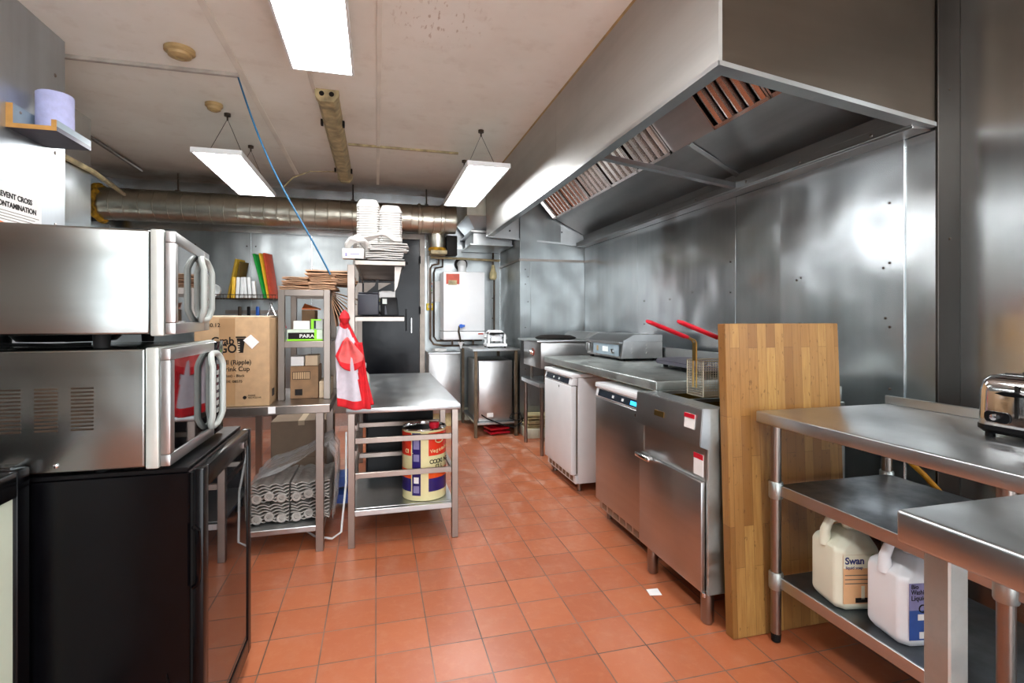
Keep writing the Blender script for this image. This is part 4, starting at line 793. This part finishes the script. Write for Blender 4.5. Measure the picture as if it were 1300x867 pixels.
conduit([(.77, 6.17, 1.97), (.77, 6.17, 1.87), (.68, 6.17, 1.85), (.665, 6.17, 1.8), (.665, 6.17, 1.03), (.7, 6.17, .98), (1.25, 6.17, .98)], 'inner dark copper pipe looping round the left side of the boiler', .011, 'pipe_brown', 'copper_pipe', 'pipe')
o = T('gas_meter_valve', 'pale cylindrical valve high on the wall right of the boiler', 'valve', (1.36, 6.1, 1.75)); obj('valve_body', MB().lathe([(.03, 1.72), (.045, 1.74), (.045, 1.80), (.03, 1.83), (.02, 1.9)], (1.38, 6.12, 0), 18), 'mop_cream', o); obj('riser', MB().cyl((1.38, 6.12, 1.9), (1.38, 6.12, 2.05), .012, 10).cyl((1.40, 6.15, .95), (1.40, 6.15, 1.72), .012, 10), 'pipe_brown', o)
o = T('isolator_switch', 'yellow isolator switch box on the back wall beside the door', 'switch', (.62, 6.22, 1.34)); obj('switch_box', MB().box(.58, .665, 6.19, YB-.006, 1.345, 1.43, .006, 2), 'yellow_box', o); obj('face_label', MB().box(.60, .645, 6.188, 6.19, 1.375, 1.405), 'white_paper', o)
conduit([(.605, 6.225, 1.43), (.605, 6.225, 2.0)], 'white vertical conduit rising from the yellow switch box', .013, 'white_plastic')
tag(obj('wiring_card', MB().box(.65, .78, YB-.011, YB-.007, 1.45, 1.70), 'white_paper'), 'pale card with colored dots on the wall left of the boiler', 'card')
for z, mt, lb in ((1.66, 'red_plastic', 'red'), (1.63, 'blue_plastic', 'blue'), (1.58, 'green_board', 'green'), (1.55, 'ink_black', 'black')): tag(obj('cable_marker', MB().box(.635, .65, 6.23, YB-.006, z, z+.015), mt), 'tiny %s cable marker on the back wall above the yellow switch' % lb, 'marker')
o = T('steel_cabinet', 'low stainless cabinet against the back wall beside the door', 'cabinet', (.78, 6.0, 0)); obj('body', MB().box(.575, .935, 5.88, YB-.008, .16, .84, .004, 2), 'appliance_steel', o); obj('lid', MB().box(.57, .94, 5.87, YB-.008, .841, .86, .003, 1), 'top_steel', o); obj('plinth', MB().box(.60, .92, 5.93, YB-.008, 0, .159), 'mop_cream', o)
bag_bundle(.72, 6.05, .861, .14, .12, .035, .2, 'white_paper', 51, 'crumpled white paper lying on the low steel cabinet', None, 2, 'paper_scrap', 'paper')
o = T('steel_stand', 'small steel stand under the boiler with an appliance below its top', 'table', (1.2, 5.7, 0))
obj('stand_top', MB().box(.965, 1.47, 5.24, 6.12, .905, .93, .003, 1), 'top_steel', o); obj('lower_shelf', MB().box(1.0, 1.455, 5.27, 6.1, .13, .15, .002, 1), 'top_steel', o)
for x in (.985, 1.42):
    for yy in (5.25, 6.07): obj('leg', MB().box(x, x+.032, yy, yy+.032, 0, .905, .002, 1), 'stained_leg', o, label='brown-stained leg')
o = T('under_counter_freezer', 'plain stainless appliance on the lower shelf of the small stand', 'appliance', (1.23, 5.6, .15)); obj('body', MB().box(1.04, 1.415, 5.33, 5.95, .151, .80, .008, 3), 'appliance_steel', o); obj('door_panel', MB().box(1.045, 1.41, 5.315, 5.329, .19, .79, .004, 2), 'appliance_steel', o); obj('rating_label', MB().box(1.13, 1.2, 5.313, 5.3155, .20, .245), 'white_paper', o)
tag(obj('power_flex', MB().tube([(1.06, 5.26, .24), (1.12, 5.235, .2), (1.28, 5.23, .13), (1.40, 5.21, .10), (1.5, 5.22, .16), (1.47, 5.22, .25), (1.38, 5.228, .24), (1.36, 5.23, .2), (1.43, 5.22, .17), (1.55, 5.22, .2)], .007, 8), 'black_rubber'), 'black looped power cord in front of the small stand', 'cord')
bag_bundle(1.26, 5.45, .005, .22, .2, .08, .2, 'red_plastic', 52, 'red bag lying on the floor under the small stand', None, 2, 'red_bag', 'bag')
# white fruit press / chipper
o = T('table_machine', 'small white metal machine with an arched frame on the stand under the boiler', 'machine', (1.23, 5.5, .93))
obj('base', MB().box(1.15, 1.37, 5.38, 5.6, .945, .975, .004, 2), 'white_enamel', o)
for yy in (5.40, 5.56):
    m = MB(); m.box(1.16, 1.18, yy, yy+.02, .975, 1.08).box(1.34, 1.36, yy, yy+.02, .975, 1.08).box(1.18, 1.34, yy, yy+.02, 1.075, 1.095).hull([(1.16, yy, 1.075), (1.36, yy, 1.075), (1.36, yy+.02, 1.075), (1.16, yy+.02, 1.075), (1.2, yy, 1.12), (1.31, yy, 1.12), (1.31, yy+.02, 1.12), (1.2, yy+.02, 1.12)]); obj('side_frame', m, 'white_enamel', o)
obj('carriage', MB().box(1.2, 1.32, 5.42, 5.54, 1.0, 1.06, .005, 2), 'white_enamel', o); obj('shaft', MB().cyl((1.13, 5.48, 1.03), (1.2, 5.48, 1.03), .012, 12).cyl((1.32, 5.48, 1.03), (1.39, 5.48, 1.03), .012, 12), 'chrome', o)
obj('grid_cutter', MB().box(1.19, 1.2, 5.42, 5.54, .975, 1.05), 'chrome', o)
for x in (1.17, 1.35):
    for yy in (5.4, 5.58): obj('foot', MB().cyl((x, yy, .93), (x, yy, .946), .01, 10), 'black_rubber', o)

# floor items between stand and fridge
for i, (z, h, mt, lb) in enumerate(((0, .10, 'tile_white', 'grimy white crate on the floor against the boxed-in corner'), (.101, .04, 'mop_cream', 'cream folded cloth on top of the grimy crate'), (.142, .05, 'dirty_cream', 'yellowed folded board on the pile in the corner'), (.195, .05, 'mop_cream', 'rumpled cream cloth topmost on the corner pile'))):
    if i == 0:
        o = T('plastic_crate', lb, 'crate', (1.66, 5.2, 0)); m = MB().box(1.5, 1.82, 5.08, 5.30, 0, .10, .006, 2)
        obj('crate_body', m, mt, o)
        for k in range(6): obj('crate_rib', MB().box(1.52+k*.05, 1.525+k*.05, 5.074, 5.08, .01, .09), mt, o)
    else: bag_bundle(1.66, 5.19, z, .32-.02*i, .2, h, .06*(-1)**i, mt, 60+i, lb, None, 1+i % 2, 'folded_cloth', 'cloth')

# ================================================================ COOKING LINE
# gas boiling stand beyond the fridge
o = T('gas_boiling_ring', 'stainless gas boiling ring with a red knob beyond the white fridge', 'cooker', (1.75, 4.75, .69))
obj('body', MB().box(1.44, 2.05, 4.42, 4.98, .79, 1.03, .006, 2), 'appliance_steel', o); obj('top_plate', MB().box(1.39, 2.1, 4.38, 5.02, 1.031, 1.052, .006, 2), 'top_steel', o)
obj('control_knob', MB().lathe([(.03, 1.44), (.03, 1.425), (.02, 1.405), (.0, 1.404)], (0, 4.66, .93), 20, 'x', False), 'chrome', o); obj('knob_ring', MB().lathe([(.036, 1.44), (.036, 1.434)], (0, 4.66, .93), 24, 'x'), 'red_board', o)
obj('pan_grid', MB().lathe([(.19, 1.053), (.20, 1.065), (.15, 1.085), (.08, 1.09), (.0, 1.09)], (1.68, 4.7, 0), 28, cap=False), 'soot_black', o)
obj('splash_lid', MB().hull([(1.85, 4.40, 1.053), (2.08, 4.40, 1.053), (2.08, 4.98, 1.053), (1.85, 4.98, 1.053), (1.92, 4.42, 1.12), (2.08, 4.42, 1.12), (2.08, 4.98, 1.12), (1.92, 4.98, 1.12)]), 'inner_steel', o)
s_ = T('appliance_stand', 'low steel stand carrying the gas boiling ring', 'stand', (1.75, 4.7, 0)); obj('stand_shelf', MB().box(1.42, 2.08, 4.40, 5.0, .62, .66, .003, 1), 'top_steel', s_)
for x in (1.44, 2.03):
    for yy in (4.42, 4.94): obj('leg', MB().cyl((x+.015, yy+.015, 0), (x+.015, yy+.015, .62), .018, 14), 'leg_steel', s_)
for x in (1.5, 1.98):
    for yy in (4.48, 4.9): obj('foot', MB().cyl((x, yy, .66), (x, yy, .79), .014, 12), 'leg_steel', o)

def ufridge(y0, y1, xf, bodymat, doormat, label, digits):
    o = T('undercounter_fridge', label, 'fridge', (xf+.3, (y0+y1)/2, 0)); yb = y0
    obj('body', MB().box(xf+.055, xf+.62, y0, y1, .06, .82, .004, 2), bodymat, o); obj('top_cover', MB().box(xf+.0, xf+.62, y0-.003, y1+.003, .821, .85, .006, 2), 'white_enamel', o)
    d = obj('door', MB().box(xf, xf+.042, y0+.005, y1-.005, .125, .762, .006, 3), doormat, o); obj('gasket', MB().box(xf+.043, xf+.054, y0+.012, y1-.012, .13, .76), 'ink_grey', d)
    obj('door_lock', MB().cyl((xf-.002, y0+.10 if digits else y1-.35, .735), (xf+.001, y0+.10 if digits else y1-.35, .735), .008, 14), 'chrome', d)
    cp = obj('control_panel', MB().hull([(xf+.0, y0, .767), (xf+.05, y0, .767), (xf+.05, y1, .767), (xf+.0, y1, .767), (xf+.014, y0, .82), (xf+.05, y0, .82), (xf+.05, y1, .82), (xf+.014, y1, .82)], .003, 2), 'white_enamel', o)
    obj('display_strip', MB().plate([(xf+.0015, y0+.06, .772), (xf+.0015, y1-.04, .772), (xf+.011, y1-.04, .812), (xf+.011, y0+.06, .812)], (-1, 0, .25), .002), 'panel_blue', cp)
    if digits:
        obj('lit_digits', MB().plate([(xf-.001, y0+.075, .782), (xf-.001, y0+.16, .782), (xf+.004, y0+.16, .803), (xf+.004, y0+.075, .803)], (-1, 0, .25), .0015), 'led_digits', cp)
    for k in range(2): obj('button', MB().plate([(xf-.0005, y0+.24+k*.12, .785), (xf-.0005, y0+.262+k*.12, .785), (xf+.0035, y0+.262+k*.12, .80), (xf+.0035, y0+.24+k*.12, .80)], (-1, 0, .25), .002), 'white_plastic', cp)
    m = MB(); obj('base_grille', MB().box(xf+.03, xf+.055, y0, y1, .06, .118, .003, 1), 'white_enamel' if digits is False else 'appliance_steel', o)
    for k in range(7): m.box(xf+.028, xf+.032, y0+.04+k*(y1-y0-.06)/7, y0+.04+(k+.7)*(y1-y0-.06)/7, .072, .108)
    obj('grille_slots', m, 'cardboard_grey', o)
    for x in (xf+.08, xf+.56):
        for yy in (y0+.04, y1-.04): obj('foot', MB().cyl((x, yy, 0), (x, yy, .06), .018, 14), 'leg_steel', o)
    return o
ufridge(3.43, 4.03, 1.345, 'white_enamel', 'white_enamel', 'white undercounter fridge beneath the cooking bench', False)
ufridge(2.36, 2.98, 1.33, 'black_paint', 'appliance_steel', 'stainless-door undercounter fridge between the white fridge and the fryer', True)
o = T('cooking_bench', 'thick steel bench top above the two undercounter fridges', 'bench', (1.75, 3.2, 0))
obj('bench_top', MB().box(1.37, 2.10, 2.325, 4.12, .88, .93, .006, 3), 'galv_steel', o); obj('upstand', MB().box(2.10, 2.13, 2.325, 4.12, .88, 1.03, .003, 1), 'top_steel', o)
obj('support_frame', MB().box(1.46, 2.05, 2.34, 4.10, .853, .878), 'dirty_cream', o)
for x in (2.0,):
    for yy in (3.05, 3.36, 4.07): obj('leg', MB().box(x, x+.035, yy, yy+.03, 0, .853), 'leg_steel', o)
obj('leg', MB().box(1.43, 1.465, 4.075, 4.105, 0, .853), 'leg_steel', o)
# contact griddle
o = T('electric_griddle', 'low stainless electric griddle with vented side on the cooking bench', 'griddle', (2.0, 3.9, .93))
gx0, gx1, gy0, gy1 = 1.78, 2.09, 3.42, 4.0
gx0, gx1, gy0, gy1 = 1.75, 2.09, 3.45, 4.09
obj('body', MB().prism([(gx0, .95), (gx1+.0, .95), (gx1, 1.075), (gx0+.015, 1.075)], gy0, gy1, 'y', .003), 'appliance_steel', o)
obj('hood_cover', MB().prism([(gx0+.005, 1.076), (gx1, 1.076), (gx1, 1.125), (gx0+.10, 1.125)], gy0, gy1, 'y', .003), 'inner_steel', o)
obj('front_ledge', MB().box(gx0-.02, gx0+.01, gy0+.0, gy1, 1.062, 1.074, .002, 1), 'top_steel', o)
obj('control_plate', MB().box(gx0-.004, gx0-.0, gy0+.04, gy1-.14, .965, 1.05), 'laminate_grey', o); obj('knob', MB().lathe([(.02, gx0-.004), (.018, gx0-.025), (0, gx0-.026)], (0, gy0+.12, 1.0), 18, 'x', False), 'chrome', o); obj('indicator', MB().box(gx0-.006, gx0-.003, gy1-.24, gy1-.21, .99, 1.03), 'yellowed_plastic', o); obj('info_label', MB().box(gx0-.006, gx0-.003, gy0+.22, gy0+.32, .99, 1.03), 'white_plastic', o)
obj('side_handle', MB().box(gx0-.03, gx0-.004, gy1-.10, gy1-.04, .98, 1.05, .006, 2), 'appliance_steel', o)
for c in range(2):
    for r_ in range(3):
        x = gx0+.08+c*.12; z = .985+r_*.03; obj('side_louvre', MB().prism([(x, z), (x+.07, z), (x+.065, z+.013), (x+.035, z+.016), (x+.005, z+.013)], gy0-.006, gy0, 'y'), 'appliance_steel', o)
for x in (gx0+.03, gx1-.04):
    for yy in (gy0+.04, gy1-.04): obj('foot', MB().cyl((x, yy, .93), (x, yy, .951), .018, 12), 'black_rubber', o)
# crepe / flat plate
o = T('hot_plate', 'low black flat hot plate on the bench behind the fryer baskets', 'hot plate', (1.9, 2.6, .93)); obj('plate', MB().prism([(1.72, 2.42), (1.76, 2.36), (2.06, 2.36), (2.09, 2.42), (2.09, 3.02), (2.05, 3.10), (1.84, 3.10), (1.74, 2.95)], .962, .985, 'z', .004), 'laminate_dark', o)
for p in ((1.78, 2.42), (2.04, 2.42), (1.86, 3.03), (2.04, 3.03)): obj('foot', MB().cyl((*p, .93), (*p, .963), .016, 12), 'black_rubber', o)

# fryer
o = T('deep_fryer', 'freestanding stainless twin-tank deep fryer next to the wooden board', 'fryer', (1.6, 2.05, 0))
fy0, fy1, fx0, fx1 = 1.79, 2.31, 1.29, 1.98
obj('side_panel', MB().box(fx0, fx1, fy0, fy0+.015, .13, .885, .003, 1), 'galv_steel', o); obj('side_panel', MB().box(fx0, fx1, fy1-.015, fy1, .13, .885, .003, 1), 'galv_steel', o)
obj('back_panel', MB().box(fx1-.015, fx1, fy0+.015, fy1-.015, .13, .95, .002, 1), 'galv_steel', o); obj('base_pan', MB().box(fx0, fx1-.015, fy0+.015, fy1-.015, .13, .145), 'leg_steel', o)
obj('front_recess', MB().box(fx0, fx0+.012, fy0+.015, fy1-.015, .57, .74), 'appliance_steel', o)
cp = obj('control_panel', MB().prism([(1.25, .735), (1.30, .715), (1.30, .884), (1.262, .886)], fy0-.004, fy1+.01, 'y', .003), 'appliance_steel', o)
obj('maker_plate', MB().plate([(1.2545, 2.06, .80), (1.2545, 2.14, .80), (1.2565, 2.14, .825), (1.2565, 2.06, .825)], (-1, 0, .05), .003), 'worn_brass', cp)
obj('warning_sticker', MB().plate([(1.254, 1.83, .795), (1.254, 1.90, .795), (1.259, 1.90, .855), (1.259, 1.83, .855)], (-1, 0, .05), .002), 'white_paper', cp); obj('sticker_header', MB().plate([(1.2555, 1.83, .838), (1.2555, 1.90, .838), (1.257, 1.90, .855), (1.257, 1.83, .855)], (-1, 0, .05), .0035), 'red_plastic', cp)
st = obj('warning_sticker', MB().box(1.2885, 1.29, 1.82, 1.885, .60, .69), 'white_paper', o); obj('sticker_header', MB().box(1.2878, 1.2885, 1.82, 1.885, .668, .69), 'red_plastic', st)
dd = obj('door', MB().box(1.268, 1.289, fy0+.015, fy1, .14, .585, .004, 2), 'appliance_steel', o); obj('door_handle', MB().box(1.235, 1.268, 2.17, 2.30, .568, .592, .008, 3), 'chrome', dd); obj('hinge_pin', MB().cyl((1.28, fy0+.012, .125), (1.28, fy0+.012, .14), .008, 10), 'chrome', dd)
m = MB().box(1.295, 1.37, fy0+.015, fy1-.015, .87, .885).box(1.80, fx1-.015, fy0+.015, fy1-.015, .87, .885).box(1.37, 1.80, fy0+.015, fy0+.03, .87, .885).box(1.37, 1.80, fy1-.03, fy1-.015, .87, .885).box(1.37, 1.80, 2.015, 2.035, .87, .885)
obj('tank_deck', m, 'top_steel', o)
for ya, yb in ((fy0+.03, 2.015), (2.035, fy1-.03)):
    m = MB().box(1.37, 1.80, ya, yb, .70, .705).box(1.366, 1.37, ya, yb, .70, .87).box(1.80, 1.804, ya, yb, .70, .87).box(1.37, 1.8, ya-.004, ya, .7, .87).box(1.37, 1.8, yb, yb+.004, .7, .87); tk = obj('oil_tank', m, 'worn_brass', o)
for x in (1.315, 1.93):
    for yy in (fy0+.04, fy1-.05): obj('leg', MB().lathe([(.02, 0), (.026, .01), (.026, .13)], (x, yy, 0), 18), 'leg_steel', o)
# baskets
def basket(yc, label):
    b = T('fryer_basket', label, 'fryer basket', (1.55, yc, .885)); x0, x1, y0, y1, z0, z1 = 1.385, 1.66, yc-.06, yc+.06, .905, 1.06
    m = MB()
    for z in (z0, z1): m.tube([(x0, y0, z), (x1, y0, z), (x1, y1, z), (x0, y1, z)], .0035, 6, closed=True)
    for p in ((x0, y0), (x1, y0), (x1, y1), (x0, y1)): m.tube([(*p, z0), (*p, z1)], .003, 6)
    obj('rim_frame', m, 'wire_mesh', b)
    m = MB(); n = 22
    for i in range(1, n): x = x0+(x1-x0)*i/n; m.tube([(x, y0, z1), (x, y0, z0), (x, y1, z0), (x, y1, z1)], .0011, 4)
    for i in range(1, 11): yy = y0+(y1-y0)*i/11; m.tube([(x0, yy, z1), (x0, yy, z0), (x1, yy, z0), (x1, yy, z1)], .0011, 4)
    for i in range(1, 14): z = z0+(z1-z0)*i/14; m.tube([(x0, y0, z), (x1, y0, z), (x1, y1, z), (x0, y1, z)], .0011, 4, closed=True)
    obj('wire_mesh', m, 'wire_mesh', b)
    dy = .012
    obj('handle_stem', MB().tube([(1.383, yc-dy, .94), (1.383, yc-dy, 1.14), (1.375, yc-dy, 1.152), (1.33, yc-dy, 1.17)], .004, 6).tube([(1.383, yc+dy, .94), (1.383, yc+dy, 1.14), (1.375, yc+dy, 1.152), (1.33, yc+dy, 1.17)], .004, 6).box(1.378, 1.383, yc-dy, yc+dy, 1.06, 1.14), 'worn_brass', b)
    obj('grip', MB().tube([(1.34, yc-dy, 1.166), (1.22, yc-dy*1.2, 1.21), (1.16, yc-dy, 1.232), (1.145, yc, 1.237), (1.16, yc+dy, 1.232), (1.22, yc+dy*1.2, 1.21), (1.34, yc+dy, 1.166)], .0075, 8), 'red_plastic', b, label='red plastic-coated loop handle')
    return b
basket(2.015, 'wire fryer basket with a red handle, further from the wooden board'); basket(1.868, 'wire fryer basket with a red handle, right against the wooden board').location.x += .06
# wooden board
m = MB().box(1.346, 1.905, 1.70, 1.745, .0, 1.228, .002, 1); m.rot(math.radians(-2.4), 'X', (1.6, 1.7, 0)); m.move((-.008, 0, .002)); ob = obj('wooden_board', m, 'oak_board'); tag(ob, 'tall oak block-wood board standing upright between fryer and steel table', 'board')

# ================================================================ RIGHT TABLE
o = T('side_table', 'stainless three-tier work table along the right wall holding the toaster', 'table', (1.75, .9, 0))
tx0, tx1, ty1, ty0 = 1.43, 2.09, 1.688, -.35
obj('table_top', MB().box(tx0, tx1, ty0, ty1, .845, .89, .006, 3), 'top_steel', o); obj('upstand', MB().box(tx1-.015, tx1, ty0, ty1, .89, .925, .002, 1), 'top_steel', o)
obj('middle_shelf', MB().box(1.50, 2.04, ty0+.05, ty1-.04, .575, .608, .003, 1), 'shelf_steel', o); obj('bottom_shelf', MB().box(1.50, 2.04, ty0+.05, ty1-.04, .222, .255, .003, 1), 'shelf_steel', o)
obj('shelf_edge', MB().box(1.494, 1.4995, ty0+.05, ty1-.04, .568, .609, .001, 1).box(1.494, 1.4995, ty0+.05, ty1-.04, .215, .256, .001, 1), 'top_steel', o)
for x in (1.495, 2.045):
    for yy in (1.655, .905, -.2):
        l = obj('leg', MB().cyl((x, yy, .035), (x, yy, .845), .019, 20), 'leg_steel', o); obj('foot', MB().lathe([(.012, 0), (.017, .004), (.019, .036)], (x, yy, 0), 16), 'black_rubber', l)
        for z in (.555, .205): obj('collar', MB().lathe([(.024, z), (.026, z+.004), (.026, z+.06), (.023, z+.065)], (x, yy, 0), 18), 'galv_steel', l)
# toaster
o = T('toaster', 'polished chrome toaster with black base on the right steel table', 'toaster', (1.9, .98, .89)); ax0, ax1, ay0, ay1 = 1.785, 2.0, .78, 1.17
def tl(z, ins, r=.04): return [(x, y, z) for x, y in rrect(ax0+ins, ax1-ins, ay0+ins, ay1-ins, r, 6)]
obj('base', MB().loft([tl(.905, .006), tl(.915, -.002), tl(.928, -.002)]), 'black_plastic', o)
obj('chrome_body', MB().loft([tl(.929, .0), tl(1.03, .002), tl(1.06, .007), tl(1.075, .018), tl(1.081, .035)]), 'chrome', o, smooth=60)
for x in (ax0+.06, ax1-.08): obj('slot', MB().box(x, x+.028, ay0+.05, ay1-.05, 1.0808, 1.083), 'soot_black', o)
obj('lever_slot', MB().box(ax0-.0015, ax0+.002, ay1-.118, ay1-.110, .96, 1.055), 'soot_black', o)
obj('lever', MB().prism([(ay1-.075, 1.03), (ay1-.10, 1.037), (ay1-.13, 1.037), (ay1-.16, 1.028), (ay1-.13, 1.024), (ay1-.10, 1.024)], ax0-.03, ax0-.002, 'x', .002), 'black_plastic', o)
pp = [(ax0-.004, y, z) for y, z in rrect(ay1-.10, ay1-.035, .94, .972, .012, 4)]; pq = [(ax0+.002, y, z) for _, y, z in pp]; kp = obj('control_plate', MB().loft([pp, pq]), 'black_plastic', o); obj('browning_dial', MB().lathe([(.011, ax0-.004), (.009, ax0-.016), (0, ax0-.017)], (0, ay1-.065, .956), 16, 'x', False), 'chrome', kp)
for x in (ax0+.03, ax1-.03):
    for yy in (ay0+.03, ay1-.03): obj('foot', MB().cyl((x, yy, .89), (x, yy, .906), .012, 12), 'black_rubber', o)
# jugs
def jug(name, cx, cy, rz, mat, lblmat, label, h=.30):
    o = T(name, label, 'container', (cx, cy, .2555), rz); Mx = wmat(o)
    W, D = .08, .08; z0 = 0
    def L(w, d, z, ch=.022, ox=0): return [(w-ch+ox, -d, z), (w+ox, -d+ch, z), (w+ox, d-ch, z), (w-ch+ox, d, z), (-w+ch+ox, d, z), (-w+ox, d-ch, z), (-w+ox, -d+ch, z), (-w+ch+ox, -d, z)]
    m = MB().loft([L(W-.016, D-.016, 0), L(W-.002, D-.002, .018), L(W, D, .03), L(W, D, .20), L(W-.004, D-.004, .212), L(W-.026, D-.02, .235, .022, .012), L(W-.045, D-.04, .256, .018, .022)])
    m.bm.transform(Mx); b = obj('jug_body', m, mat, o, subd=0)
    md = b.modifiers.new('bev', 'BEVEL'); md.width = .006; md.segments = 3; md.limit_method = 'ANGLE'; md.angle_limit = math.radians(20)
    # moulded loop handle along the top
    m = MB().tube([(-W+.010, 0, .20), (-W+.010, 0, .25), (-W+.026, 0, .285), (-W+.055, 0, .296), (.0, 0, .288), (.014, 0, .255)], [.02, .016, .0145, .014, .015, .018], 14); m.bm.transform(Mx); obj('moulded_handle', m, mat, o)
    m = MB().lathe([(.024, .25), (.024, .275), (.026, .276), (.026, .298), (.022, .301), (0, .301)], (.048, 0, 0), 20, cap=False); m.bm.transform(Mx); obj('screw_cap', m, mat, o)
    return o, Mx
def local_label(o, Mx, x0, x1, z0, z1, y, mat, name='label_panel', t=.0008):
    m = MB().box(x0, x1, y-t, y, z0, z1); m.bm.transform(Mx); return obj(name, m, mat, o)
def ltext(o, Mx, s, size, x, y, z, mat, bold=.01, sx=1):
    R3 = Mx.to_3x3(); text(s, size, Mx @ Vector((x, y, z)), R3 @ Vector((1, 0, 0)), (0, 0, 1), mat, o, bold=bold, sx=sx)
# label faces: local -Y side after rotation faces the camera's right
o, Mx = jug('cream_jug', 1.60, 1.45, math.radians(-12), 'hdpe_cream', 'label_tan', 'cream plastic jug with a tan label on the bottom shelf, left of the pair')
lb = local_label(o, Mx, -.062, .056, .03, .195, -.0805, 'label_tan'); local_label(o, Mx, -.062, .056, .15, .195, -.0814, 'hdpe_cream', 'label_header')
ltext(o, Mx, 'Swan', .032, -.057, -.0825, .165, 'ink_navy', .03); ltext(o, Mx, 'liquid soap', .014, -.055, -.0825, .148, 'ink_navy', .01); 
for i in range(3): local_label(o, Mx, -.057, .045, .125-i*.014, .128-i*.014, -.0814, 'ink_grey', 'small_print')
m = MB().lathe([(.015, -.0818), (.015, -.0825)], (.044, 0, .182), 18, 'y'); m.bm.transform(Mx); obj('green_badge', m, 'label_green', o)
local_label(o, Mx, .0, .012, .045, .09, -.0814, 'hdpe_cream', 'white_figure'); local_label(o, Mx, -.02, .05, .034, .05, -.0814, 'ink_black', 'print_row')
o, Mx = jug('white_jug', 1.615, 1.245, math.radians(-10), 'hdpe_white', 'label_blue', 'white plastic jug with a blue label on the bottom shelf, right of the pair')
local_label(o, Mx, -.062, .056, .03, .20, -.0805, 'label_blue'); local_label(o, Mx, -.062, .056, .12, .20, -.0812, 'label_lilac', 'label_header')
ltext(o, Mx, 'Bio', .018, -.057, -.0822, .185, 'ink_black', .015); ltext(o, Mx, 'Washing Up', .02, -.057, -.0822, .168, 'ink_black', .015, .8); ltext(o, Mx, 'Liquid', .02, -.057, -.0822, .15, 'ink_black', .015)
m = MB().tube([(-.02+.011*math.cos(2*PI*i/14), -.0822, .125+.011*math.sin(2*PI*i/14)) for i in range(14)], .002, 5, closed=True); m.bm.transform(Mx); obj('round_mark', m, 'ink_black', o)
local_label(o, Mx, -.035, .02, .09, .108, -.0814, 'white_paper', 'white_box'); local_label(o, Mx, -.03, .01, .035, .055, -.0814, 'white_paper', 'barcode_block')
tag(obj('yellow_hose', MB().tube([(2.16, 1.80, .72), (2.18, 1.72, .68), (2.2, 1.62, .60), (2.2, 1.5, .50), (2.2, 1.38, .44), (2.2, 1.2, .30), (2.2, 1.1, .01)], .011, 10), 'yellow_hose'), 'yellow gas hose hanging behind the right table', 'hose')
# near table
o = T('near_table', 'stainless table with a deep edge at the bottom right corner of the picture', 'table', (1.15, .2, 0))
obj('table_top', MB().box(.923, 1.405, -.5, .73, .84, .90, .007, 3), 'top_steel', o)
for x in (.955, 1.35):
    for yy in (.66, -.45): obj('leg', MB().box(x, x+.045, yy, yy+.045, .0, .84, .003, 1), 'galv_steel', o)
# scrap on floor
tag(obj('paper_scrap', MB().plate([(1.19, 2.07, .001), (1.245, 2.06, .001), (1.255, 2.115, .001), (1.20, 2.12, .001)], (0, 0, 1), .0015), 'white_paper'), 'small white paper scrap on the floor tiles in front of the fryer', 'paper')
